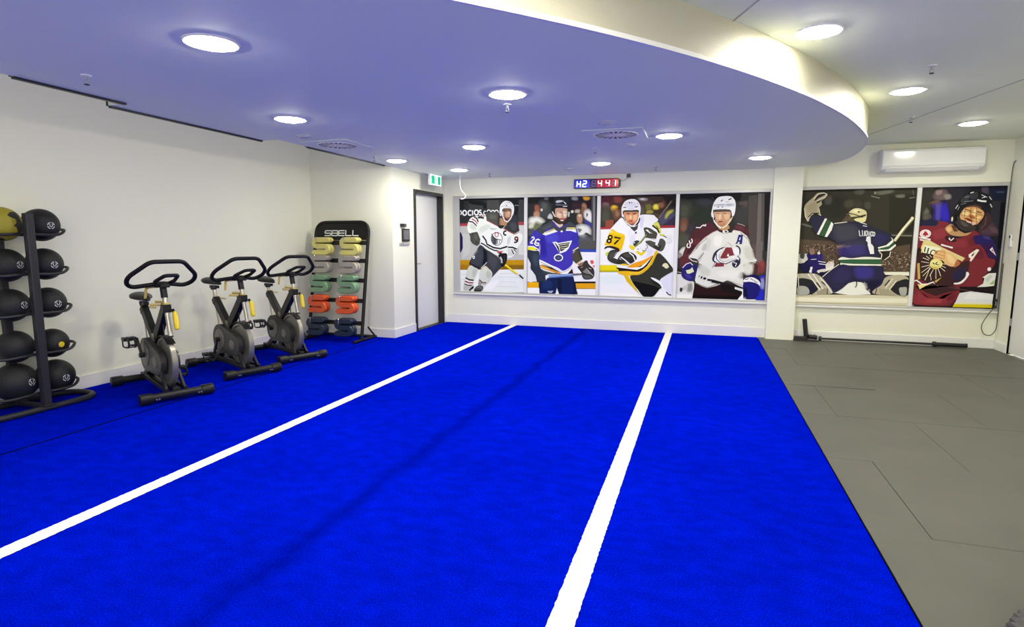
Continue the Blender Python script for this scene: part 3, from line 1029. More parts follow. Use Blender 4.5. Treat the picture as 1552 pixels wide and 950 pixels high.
e4e4e8 l12 778,531 821,522 806,477
24243a l10 824,631 865,586 864,514
f4f4f4 l10 749,612 817,613 849,568
7c3036 p 546,528 650,515 652,474 514,467
f0f0f0 l7 542,532 497,458 567,459 653,467
2c2c40 l7 529,527 493,453
f1f1f2 s 760,739 811,739 847,694 841,631 781,649
1c1a1c p -14,430 73,423 75,371 -14,393
cfcabc l9 -16,388 75,371
e3e3dd p 281,357 496,287 489,245 283,320
17161a l30 313,330 323,325
17161a p 344,330 371,326 355,289 337,297
17161a p 380,317 425,304 408,276 373,284
17161a p 438,295 496,283 480,254 426,267
17161a p 487,287 905,187 898,159 647,208 489,241
9a9894 l7 645,245 713,278 904,205
240c0e p 261,207 440,156 612,207 750,210 907,160 931,14 233,-5
0d0506 p 240,47 929,59 931,5 234,-10
100a0c p 629,226 821,176 908,141 920,68 634,115
9a9a92 l12 268,235 359,191 448,165 543,205 612,225
dcdcd4 p 812,184 954,147 947,110 813,152
f4f4f0 s 871,21 911,77 916,132 939,106 944,14 1092,10 1067,-9 881,-6
241e68 s 73,428 98,484 159,513 223,495 276,487 288,422 264,338 223,253 133,270 77,315 66,371
3a348a q 102,363 183,355 222,290 151,279
d8dcb0 p 128,410 190,425 215,458 244,393 183,360 147,363
dcdcec l12 81,446 133,503 186,523 223,486
14103c l9 109,419 180,448 214,477
1c1860 l12 241,477 270,422 245,375
16124a s 958,325 1023,363 1099,355 1153,284 1138,238 1044,291
f2f2f2 s 923,260 950,311 1034,327 1111,292 1146,248 1132,202 1037,254
2a2830 l10 942,297 959,293 992,308
2a2830 l9 1013,308 1039,295 1057,282
2a2830 l9 1077,291 1070,264 1112,256
1a186a s 924,233 986,262 1088,246 1140,202 1137,112 1091,28 947,23 925,142
0e0a38 q 932,169 973,180 998,25 939,23""",
5: """38352c p -14,1564 1232,1564 1372,1562 1374,1538 1374,709 -14,697
3a362d p -4,-14 -14,157 -14,851 1374,855 1374,-14
1f1d17 p -14,1564 217,1564 1373,1552 1374,1538 1374,1519 -14,1527
2e2b24 p 1046,1462 1374,1476 1374,974 1081,975
2c2d26 o 278,1445 542,1450 541,1158 294,1183
4d4c44 o 288,1445 369,1465 375,1364 304,1354
4a473a o 527,1383 625,1415 651,1325 552,1304
54524a o 638,1526 756,1535 740,1480 661,1481
433c32 o 646,1404 726,1402 732,1313 662,1314
4a4840 o 768,1368 837,1378 843,1289 783,1290
6a6a5c o 886,1509 1080,1527 1082,1494 938,1464
7c7a6c l14 841,1455 941,1425
6e6c5e o 1123,1460 1218,1469 1221,1425 1135,1427
8c8878 e0 883,1493 12,18
7d7968 l12 1279,1418 1345,1428
67665a l10 1309,1521 1324,1455
66675c l26 27,1093 162,1052
7a776a l16 1064,941 1345,930
2c2820 p 1085,919 1356,914 1343,709 953,705
57483a p -14,712 -14,886 500,852 522,519 -12,676
5a4a3b p 960,752 1334,821 1343,454 1011,447
6a5646 k90 65,729 488,815 6a5646 8c7660 3a2e26 a08a74
6a5646 k120 76,565 499,817 6a5646 8c7660 3a2e26 b09a84
6e5a48 k150 1002,465 1352,719 6e5a48 94806a 3e3228 b8a48e
ece9d8 p 1051,454 1343,459 1347,409 1073,415
d9d4c0 l10 1051,446 1344,449
d4cdb0 p -12,119 1357,150 1357,14 -4,-13
ebe6d0 p -9,77 1360,105 1355,48 -6,23
f3f0e0 p 463,157 600,278 720,315 822,306 923,148 692,129
9c9884 l10 5,12 597,9 1338,13
c9c5b4 p -4,-14 -5,-1 1367,14 1369,-14
241c5c s 126,689 187,712 232,666 305,679 321,586 356,528 277,445 194,432 157,513 121,583
2c2470 q 241,690 294,690 320,597 257,608
8a705e s 143,747 195,759 210,689 158,677
d9d6d0 e0 260,696 17,19
c9c5c0 p -12,676 104,688 131,607 70,547 -5,558
44423e s 31,676 83,688 77,618 34,629
e4e0d8 l10 258,585 353,569
e4e0d8 l10 271,550 366,540
e8e4dc p 158,502 195,508 184,420 157,431
1a1640 s 38,547 145,548 161,455 77,430
d0ccc4 s 256,457 348,482 361,447 279,422
d8d4cc s 355,540 404,587 458,553 430,506 369,482
c4b4a0 e0 395,569 15,19
c4b4a0 e0 441,582 12,16
e4e0d4 p 358,493 460,530 442,483 361,447
15123a s 289,434 351,435 333,388 291,399
2a2440 l12 173,596 250,550
e0dcd8 l8 168,607 236,614
a89f84 s 41,1312 74,1380 143,1448 191,1503 263,1513 316,1489 298,1444 249,1400 257,1354 224,1309 239,1241 257,1195 198,1230 136,1208 104,1127 63,1197
9c9276 q 66,1335 187,1401 207,1253 103,1242
2f2e26 s 161,1402 193,1469 253,1502 295,1490 266,1468 206,1435 186,1413
2f2e26 s 188,1378 227,1423 278,1445 239,1400 210,1372
d8d2bc l12 154,1425 202,1492 274,1507 311,1484 278,1445 197,1401
d8d2bc l12 47,1301 63,1197 99,1127 116,1196 166,1242
22221e l14 101,1185 145,1236 229,1235
d8d2bc l8 225,1298 239,1229 257,1195
2c2c40 s 113,1162 189,1196 293,1194 412,1102 524,1113 625,1123 787,1099 890,1043 1082,964 1127,886 1111,830 958,773 960,752 977,651 838,649 657,636 515,634 484,795 406,885 311,919 225,954 156,1058
43424e q 404,1079 687,1089 741,885 460,839
3a384c q 501,839 802,885 822,731 508,729
342c6a q 484,795 826,819 857,661 514,646
302c58 q 895,975 1065,930 1042,841 937,795
3c3870 q 586,796 806,819 816,683 635,670
eceadf p 305,1166 332,1160 247,942 220,954
35593a p 332,1154 386,1119 305,919 252,937
eceadf p 386,1119 413,1091 398,1011 347,914 316,917
1c2a20 l6 335,1154 252,940
e2e0d4 l10 423,1096 504,1107 575,1117
e2e0d4 l9 726,1111 808,1082
54483a s 513,1124 569,1203 621,1180 665,1123 605,1123
d6cf9c s 587,1236 634,1286 693,1296 765,1273 797,1234 798,1155 776,1111 706,1117 653,1145 610,1191
ebe6b8 q 615,1270 694,1285 736,1257 657,1235
5c5236 l14 577,1236 659,1213 721,1190 789,1211
4c442e s 611,1180 701,1190 779,1211 790,1194 702,1162 623,1146
e0da9c s 663,1157 752,1173 793,1155 766,1116 685,1123
3a3424 e0 705,1248 14,10
3a3424 e0 746,1184 16,13
7a6c54 l10 558,1214 618,1225 601,1168
6a5a48 l10 542,1146 622,1157
e6e6ea l9 764,1066 815,1054
f2f2f2 l10 723,1004 738,931 759,928
f2f2f2 l9 761,1004 772,930 794,928 789,998
f2f2f2 r9 812,964 12,34 0 360
f2f2f2 l9 839,926 832,996 856,926 852,989
f2f2f2 r9 876,957 11,31 20 340
f2f2f2 r9 901,953 11,27 0 360
f4f4f4 p 819,919 864,925 875,829 917,732 857,732 834,851 815,863
f4f4f4 p 831,819 855,763 875,690 923,690 910,786 886,820
15133a l8 831,819 870,689
eceadf p 958,779 1054,807 1118,875 1100,914 1127,886 1134,852 1067,774 970,756
35593a p 970,756 1076,785 1139,852 1156,819 1097,763 1000,740
eceadf p 971,733 1097,757 1156,819 1167,802 1109,734
35593a p 979,764 1094,798 1150,832 1143,798 1088,753 990,747
eceadf p 965,747 1078,748 1161,821 1167,798 1089,736 972,724
2c2820 p 992,713 1031,725 1100,720 1095,652 1058,618 1017,640
eceadf l10 982,719 1014,685 1008,629
eceadf l10 1110,720 1104,663 1049,612
ded8b0 l30 1143,863 1233,1019 1332,1166
f2eed0 l10 1151,886 1319,1150
8a8468 l6 1158,852 1339,1139
ded8b0 e0 1323,1156 19,22
e4e4d4 s 501,611 545,646 658,630 818,651 988,640 1009,617 989,617 659,613 527,606
35623c p 511,606 659,615 1009,620 1013,561 662,562 529,571
28482c l8 517,600 1005,612
e4e4d4 p 529,565 683,556 1019,555 1015,533 685,533 531,537
2a2746 s 521,536 685,527 1016,529 1053,426 1080,324 1006,254 942,171 869,204 833,283 759,328 659,302 563,207 463,157 394,261 336,353
3a3480 q 686,510 927,514 928,366 738,350
332c55 q 484,472 646,510 678,337 455,285
1c1a34 q 831,318 1067,369 986,253 931,183 869,204
dedcd0 l10 515,548 422,471 324,370
1d1b2c l10 740,316 748,270 730,235
b7b09c s 15,405 110,413 216,415 303,376 393,272 450,192 453,145 276,122 203,114 282,199 234,292 157,337 29,346
26262a s 29,334 157,337 224,292 282,199 191,125 43,109 18,156
1d1a40 p 173,255 215,256 251,186 179,149
a8a8a0 s 25,227 121,236 172,184 160,124 32,108
e8e4d4 l14 143,407 223,303 304,188
e8e4d4 l14 206,409 276,305 345,201
2a2724 l16 255,292 312,223
2a2724 l16 318,306 373,260
e8e4d4 l14 293,364 394,249 452,157
9c9480 p 263,163 375,225 422,144 276,122
2a2724 l10 397,214 397,132
e8e0c8 l10 20,405 36,228
b3ab92 s 1067,369 1133,404 1249,418 1329,386 1333,341 1227,327 1185,224 1250,147 1093,142 952,160 949,206 1034,277
28262a s 1180,292 1236,339 1341,353 1337,149 1250,147 1178,190 1145,235
a9a9a2 s 1243,237 1281,255 1330,251 1328,149 1269,147
e4dec8 l12 1165,371 1086,233
e4dec8 l12 1206,338 1136,223
2a2724 l14 1127,348 1074,267
2a2724 l10 987,230 973,149
a49c84 p 1007,231 1107,222 1221,146 1033,146""",
6: """232129 p -14,1564 929,1564 931,1545 931,767 -14,761
231d24 p -14,-14 -14,858 931,860 931,-2 625,-14
15151e p -14,1556 930,1560 931,1545 931,1504 -14,1512
35342f o -10,1520 157,1524 158,1322 10,1165
2e2c36 o 261,1539 514,1532 428,1326 346,1231 288,1390
6a5a5c o 133,1446 173,1515 263,1521 313,1450 332,1406 259,1382 168,1383
8d8480 o 253,1452 320,1459 332,1406 273,1390
93807c o 158,1507 233,1513 222,1461 170,1454
6e5048 o 102,1350 183,1392 216,1356 143,1322
3a2c8c o 127,1323 194,1348 291,1355 317,1223 357,1099 221,1109 157,1145 164,1251
5048a8 o 181,1322 232,1338 234,1127 189,1127
3228b0 o 233,1330 293,1329 340,1126 249,1127
68645e o 43,1226 77,1288 121,1217 133,1154 49,1146
56544c o 52,1209 113,1217 112,1128 42,1146
4e4454 o 646,1529 717,1536 725,1450 666,1460
1a2036 p 720,1510 898,1522 911,1378 781,1389
3c4660 l20 809,1473 888,1472
2c2c36 p 769,1363 862,1361 868,1052 773,1070
4e3844 o 686,1071 768,1122 848,1035 885,949 785,931 674,949
5a4652 o 776,1036 841,1035 876,966 811,966
0e0e14 p 864,1344 928,1343 931,1159 931,767 880,766
252540 s -0,1093 81,1137 188,1132 229,1100 195,1047 66,1039 -0,1040
7a2c34 p -14,1010 -8,1040 51,1062 132,1057 194,1056 215,1077 217,1102 227,1118 266,1116 313,1104 343,1091 338,1079 315,1066 301,1047 307,1017 321,981 340,949 362,925 388,906 419,896 457,900 499,914 536,931 562,957 582,986 603,1001 628,996 652,976 674,949 692,913 707,869 721,827 735,788 747,752 760,719 776,692 792,668 810,650 832,641 856,636 871,624 872,598 865,564 850,527 821,487 785,443 758,402 759,362 769,324 760,295 713,284 647,281 591,273 561,256 542,234 523,199 510,139 497,67 447,15 324,1 165,7 44,19 -6,28 -14,36 -14,188 -6,257 1,379 9,523 19,641 36,713 56,758 62,786 45,782 16,760 -6,770 -14,816
8c3840 q 154,985 302,1038 341,932 194,869
6a242c q 553,896 637,949 692,826 577,791
85343c q 363,843 539,888 563,782 384,781
28205a s 611,914 668,940 750,923 811,888 862,801 883,651 795,658 741,772 692,824 648,826
3c3870 q 705,931 771,931 812,879 738,888
341c4c p 685,824 824,825 873,677 795,650 750,754
6a2430 p 616,771 696,780 757,667 724,631 634,648
f1ecec e0 87,957 63,55
d9a0a4 r6 87,957 46,39 0 360
a82c38 s 85,990 110,968 120,941 101,936 90,923 74,936 58,941 64,963
f1ecec l15 22,909 85,896 151,883
f1ecec l20 32,882 87,871 149,865
c07078 l4 39,887 140,873
b98f62 s 302,1038 359,1082 407,1046 455,1002 533,967 590,984 550,940 477,923 401,932 355,949 313,994
d9b27c s 311,1020 347,1047 373,1002 337,976
5c3a2c p 359,1073 406,1055 442,984 397,985
3a1c22 s 318,932 373,914 411,905 437,861 378,852 314,887
f1eeee l15 351,896 376,870 404,901
f1eeee l11 351,905 364,887
f1eeee l18 271,816 329,798 399,779
f1eeee l17 275,818 337,796 403,774
3e2c30 s 676,1175 745,1217 790,1122 741,1018 676,1010 656,1071
6a4a50 l9 727,1174 722,1071 683,1019
1d1e22 s 385,1266 398,1327 436,1404 490,1464 561,1497 650,1477 726,1441 767,1380 778,1294 744,1235 666,1296 574,1341 518,1316 464,1247 449,1160 415,1125 387,1187
3a3c42 s 438,1387 492,1446 537,1437 513,1368 456,1343
33353b s 535,1463 606,1478 613,1401 548,1393
d8dade l11 534,1467 570,1479
c9ccd2 l9 653,1443 714,1411
eceef0 l20 615,1379 660,1365 711,1360
e0e2e6 l11 661,1400 699,1420
15151a e0 675,1395 12,10
8c8e94 l7 480,1412 523,1428
8c8e94 l7 477,1360 572,1371
d9dbe0 l9 735,1420 764,1380
c9cbd0 l11 754,1329 776,1286
e4e6ea l8 391,1274 413,1322
a9abb0 l6 415,1257 430,1300
7c7e84 l6 443,1326 501,1342
26262c p 574,1350 664,1322 682,1279 578,1298
6a4630 s 484,1282 533,1307 606,1314 667,1279 610,1271 537,1264
d2a06a s 446,1195 484,1273 535,1290 615,1288 693,1235 698,1175 667,1114 627,1071 567,1089 497,1125 458,1142
f0cc90 q 458,1230 508,1255 546,1237 537,1177 486,1168
f4d49c q 588,1271 625,1262 617,1184 580,1193
f0c88c q 625,1176 676,1175 652,1114 608,1124
5a3426 l11 500,1264 561,1241
5a3426 l12 620,1236 673,1218
b0643c s 543,1194 588,1185 605,1150 561,1150
7a3428 s 502,1155 547,1150 594,1115 550,1115
f0d8cc l12 528,1111 581,1089
e0b0a0 s 566,1098 625,1097 598,1063
3c3634 s 390,1161 426,1178 451,1142 505,1116 575,1072 629,1045 604,993 515,993 437,1046
58504c q 445,1125 507,1098 555,1054 496,1046
2a2624 l8 415,1125 481,1046 558,1010 629,1045 681,1123
1c1a1c l11 664,1071 694,1140 710,1209
4a3428 l5 498,1282 492,1177 512,1116
4a3428 l5 557,1289 558,1194 583,1071
4a3428 l5 616,1284 618,1176 634,1071
4a3428 l5 454,1195 544,1176 681,1123
4a3428 l5 480,1238 577,1228 690,1183
16161a s 390,1196 408,1204 422,1125 393,1125
e4dcb4 e0 365,1143 10,30
1a1a1e l12 396,1090 440,1011 518,967 583,984
3a2424 p 18,659 76,804 328,725 370,573 350,447 295,374 161,316 48,368
d9cc90 p 61,759 71,876 132,876 277,787 545,647 519,602 440,646 328,725 106,822
d9cc88 p 51,779 69,847 144,824 232,784 233,762 49,761
f0eccc p 72,813 216,787 357,734 353,689 193,688 76,714
e4d488 p 57,705 61,804 90,822 75,723
c0ac5c p 25,568 51,578 75,369 49,359
c0ac5c p 236,345 324,402 333,379 253,323
d0b468 p 50,300 108,297 163,298 215,322 75,222
1e1a1e l14 101,786 94,723
1e1a1e l14 137,773 127,705
1e1a1e r12 192,706 28,40 90 330
e6d888 s 167,579 191,625 251,634 301,590 297,536 232,499 175,534
f0e49c q 179,580 214,625 269,599 252,535
d0bc4c s 182,543 237,526 281,545 231,504
3a3020 l12 198,584 219,562
3a3020 l12 247,594 230,567
3a3020 l11 230,562 265,558
e6e0c8 l7 153,615 81,646
e6e0c8 l7 156,579 69,596
e6e0c8 l7 166,552 75,524
e6e0c8 l7 171,534 81,451
e6e0c8 l7 184,516 100,406
e6e0c8 l7 169,516 152,434 127,352
e6e0c8 l7 212,499 177,407
e6e0c8 l7 239,499 249,373
e6e0c8 l7 261,509 300,410
e6e0c8 l7 283,527 341,474
e6e0c8 l7 297,545 345,519
e6e0c8 l7 295,572 348,564
e6e0c8 l7 159,633 118,669
e6e0c8 l7 181,652 156,678
e6e0c8 l6 183,435 197,353
3c2426 s 350,447 372,555 491,575 563,611 594,594 590,470 512,325 424,287 272,283 254,318
282644 q 411,448 495,530 569,532 570,434 510,343 450,341
f1eeee s 452,323 511,338 566,398 575,469 607,443 576,371 528,316 461,306
e0b47c s 197,643 206,724 243,742 294,760 326,743 358,725 439,663 474,601 462,557 412,534 341,564 307,608 244,634
f0cc94 q 329,707 391,690 459,601 440,556 369,591
9c6438 l5 231,697 317,671
9c6438 l5 211,665 312,635
9c6438 l5 236,729 320,725
c48c54 l6 313,725 320,635
b06c48 s 457,619 498,584 478,548 435,529
a8703c p 213,733 243,742 231,697 212,697
efe6d4 p 578,691 661,763 688,750 615,603 596,616 605,643 585,656
6a2430 p 609,683 642,727 631,683 614,665
f1ecec e0 814,509 20,25
f1ecec p 797,755 823,790 828,772 873,677 841,711
a04048 p 812,755 829,759 848,711
dfe3dc p 751,402 812,456 892,462 885,299 740,273 703,276 765,322 774,393
9cb878 p 825,315 885,378 883,316
c9ccc4 p 782,385 829,439 859,422 809,332
f1ecec l18 -27,321 34,350 101,296 162,302 222,331 241,291 281,272
3a2426 p 24,276 75,222 223,318 288,274 424,287 519,244 371,195 267,155 171,189
f0d488 p 54,295 109,287 170,298 78,232
8d343c q -14,236 77,204 193,116 377,122 507,208 447,15 52,19 -14,65
9c3e44 q 177,115 347,112 337,48 143,50
6a222c q 376,140 507,208 470,98 395,86
1c1416 p 516,280 696,276 886,290 887,192 641,221 522,208
6a4648 l6 396,268 549,240 670,222
dcdce0 p 523,195 641,221 887,192 883,68 482,53
e6e6ea p 627,202 881,183 886,121 574,120
e4dca0 p 481,67 887,72 885,50 475,44
d2c00e p 475,48 888,54 884,14 459,11
1c1216 l9 -30,62 67,20 447,11
b4b0b8 p -14,30 37,9 -14,7""",
}

GAIN = 1.1
def film(idx, x0, x1, z0, z1, y, label):
    """one printed film on a window pane: flat coloured shapes laid over each other"""
    W, H = x1 - x0, z1 - z0
    vs, fs, cols = [], [], []
    step = 0.00006
    depth = 0.0
    rnd = random.Random(idx)
    def poly(pts, c):
        nonlocal depth
        depth += step
        a = len(vs)
        for u, v in pts: vs.append((u / 1000, -depth, v / 1000))
        fs.append(tuple(range(a, a + len(pts))))
        cols.append(c)
    def stroke(pts, wd, c):
        P = [Vector(p) for p in pts]
        n = len(P)
        L_, R_ = [], []
        for i in range(n):
            d = (P[min(i + 1, n - 1)] - P[max(i - 1, 0)])
            d = d.normalized() if d.length > 1e-6 else Vector((1, 0))
            q = Vector((-d.y, d.x)) * wd / 2
            L_.append(P[i] + q)
            R_.append(P[i] - q)
        nonlocal depth
        depth += step
        for i in range(n - 1):
            a = len(vs)
            for p in (L_[i], L_[i + 1], R_[i + 1], R_[i]): vs.append((p.x / 1000, -depth, p.y / 1000))
            fs.append((a, a + 1, a + 2, a + 3))
            cols.append(c)
    def under(u, v):
        for f_, c_ in zip(reversed(fs), reversed(cols)):
            P = [(vs[i][0] * 1000, vs[i][2] * 1000) for i in f_]
            ins = False
            for (xa, ya_), (xb, yb_) in zip(P, P[1:] + P[:1]):
                if (ya_ > v) != (yb_ > v) and u < (xb - xa) * (v - ya_) / (yb_ - ya_) + xa: ins = not ins
            if ins: return c_[0] if isinstance(c_[0], tuple) else c_
        return hexlin('222222')
    def soft(pts, c, ks):
        # blurred blob: the print's colour fades into whatever was printed under it
        nonlocal depth
        n = len(pts)
        cu, cv = sum(p[0] for p in pts) / n, sum(p[1] for p in pts) / n
        lim = lambda p: (min(max(p[0], -13), W * 1000 + 13), min(max(p[1], -13), H * 1000 + 13))
        rings = [[lim((cu + (u - cu) * k, cv + (v - cv) * k)) for u, v in pts] for k in ks]
        rc = [[under(*p) for p in rings[0]]]
        rc.append([tuple(a * .45 + b_ * .55 for a, b_ in zip(q, c)) for q in rc[0]])
        rc.append([c] * n)
        depth += step
        a = len(vs)
        for rg in rings:
            for u, v in rg: vs.append((u / 1000, -depth, v / 1000))
        for k in (0, 1):
            for i in range(n):
                j = (i + 1) % n
                fs.append((a + k * n + i, a + k * n + j, a + k * n + n + j, a + k * n + n + i))
                cols.append((rc[k][i], rc[k][j], rc[k + 1][j], rc[k + 1][i]))
        fs.append(tuple(range(a + 2 * n, a + 3 * n)))
        cols.append(c)
    poly([(-12, -12), (W * 1000 + 12, -12), (W * 1000 + 12, H * 1000 + 12), (-12, H * 1000 + 12)], hexlin('222222'))
    for ln in PRINTS[idx].strip().split('\n'):
        tk = ln.split()
        c = hexlin(tk[0])
        c = tuple(min(.9, x * GAIN) for x in c)
        k = tk[1][0]
        if k == 'k':
            n = int(tk[1][1:])
            a = list(map(float, tk[2].split(',')))
            b = list(map(float, tk[3].split(',')))
            for i in range(n):
                cc = hexlin(rnd.choice(tk[4:]))
                u, v = rnd.uniform(a[0], b[0]), rnd.uniform(a[1], b[1])
                s = rnd.uniform(5, 11)
                poly([(u + s * cos(t * pi / 3), v + s * .9 * sin(t * pi / 3)) for t in range(6)], cc)
            continue
        if k in 'er':
            ctr = list(map(float, tk[2].split(',')))
            r = list(map(float, tk[3].split(',')))
            if k == 'e':
                poly([(ctr[0] + r[0] * cos(t * pi / 8), ctr[1] + r[1] * sin(t * pi / 8)) for t in range(16)], c)
            else:
                s0, s1 = float(tk[4]), float(tk[5])
                n = 14
                stroke([(ctr[0] + r[0] * cos(radians(s0 + (s1 - s0) * i / n)), ctr[1] - r[1] * sin(radians(s0 + (s1 - s0) * i / n))) for i in range(n + 1)], float(tk[1][1:]), c)
            continue
        pts = [tuple(map(float, q.split(','))) for q in tk[2:]]
        if k == 'l': stroke(pts, float(tk[1][1:]), c)
        else:
            if k in 'oq':
                soft([(p.x, p.y) for p in spline([(*p, 0) for p in pts], 3, True)], c, (1.18, .92, .62) if k == 'o' else (1.0, .84, .55))
                continue
            if k == 's': pts = [(p.x, p.y) for p in spline([(*p, 0) for p in pts], 4, True)]
            pts = [(min(max(u, -13), W * 1000 + 13), min(max(v, -13), H * 1000 + 13)) for u, v in pts]
            poly(pts, c)
    me = bpy.data.meshes.new('window_poster')
    me.from_pydata(vs, [], fs)
    at = me.color_attributes.new('print', 'FLOAT_COLOR', 'CORNER')
    i = 0
    for p, c in zip(me.polygons, cols):
        for q in range(p.loop_total):
            at.data[i].color = (*(c[q] if isinstance(c[0], tuple) else c), 1)
            i += 1
    # every shape faces the room
    import bmesh
    bm = bmesh.new()
    bm.from_mesh(me)
    bm.normal_update()
    for fc_ in bm.faces:
        if fc_.normal.y > 0: fc_.normal_flip()
    bm.to_mesh(me)
    bm.free()
    me.materials.append(M['print'])
    o = bpy.data.objects.new('window_poster', me)
    COL.objects.link(o)
    o.location = (x0, y, z0)
    return tag(o, label, 'poster', 'hockey posters filling the window panes')

def window(name, x0, x1, z0, z1, y, mull, left, right):
    r = bpy.data.objects.new(name, None)
    COL.objects.link(r)
    r.location = (x0, y, z0)
    r['kind'] = 'structure'
    W, H = x1 - x0, z1 - z0
    f = MB()
    dp = .028
    f.box(-left, 0, -dp, -.001, -.028, H + .045)
    f.box(W, W + right, -dp, -.001, -.028, H + .045)
    f.box(0, W, -dp, -.001, H, H + .045)
    f.box(0, W, -dp, -.001, -.028, 0)
    f.build('window_frame', M['alu'], r, bevel=.003)
    s = MB().box(-left, W + right, -.05, -.001, -.05, -.0285).build('window_sill', M['trim'], r, bevel=.004)
    for a, b in mull:
        MB().box(a - x0, b - x0, -.032, -.001, 0.0005, H - .0005).build('mullion', M['mullion'], r, bevel=.003)
        MB().box(b - x0 - .012, b - x0 + .006, -.026, -.001, 0.0005, H - .0005).build('mullion_bead', M['alu'], r)
    MB().box(0.0005, W - .0005, -.006, -.0015, 0.0005, H - .0005).build('pane', M['glass'], r)
    return r
M['glass'] = mat('window_glass', (0.05, 0.06, 0.06), 0.08)
window('window_1', -3.82, .87, .535, 2.05, YB, [(-2.705, -2.655), (-1.545, -1.495), (-.390, -.345)], .115, .026)
window('window_2', 1.262, 3.585, .515, 2.065, YR, [(2.620, 2.668)], .003, .034)
zp = .0075
film(1, -3.82, -2.705, .535, 2.05, YB - zp, 'hockey poster with player in white jersey and white helmet skating, leftmost window pane')
film(2, -2.655, -1.545, .535, 2.05, YB - zp, 'hockey poster with player in purple-blue jersey with musical note crest')
film(3, -1.495, -.390, .535, 2.05, YB - zp, 'hockey poster with player in white and yellow jersey numbered 87')
film(4, -.345, .87, .535, 2.05, YB - zp, 'hockey poster with player in white jersey with maroon shoulders, blue gloves')
film(5, 1.262, 2.620, .515, 2.065, YR - zp, 'hockey poster with goaltender seen from behind raising one glove, blue jersey')
film(6, 2.668, 3.585, .515, 2.065, YR - zp, 'hockey poster with player in black cage helmet and maroon jersey, hand on chest')

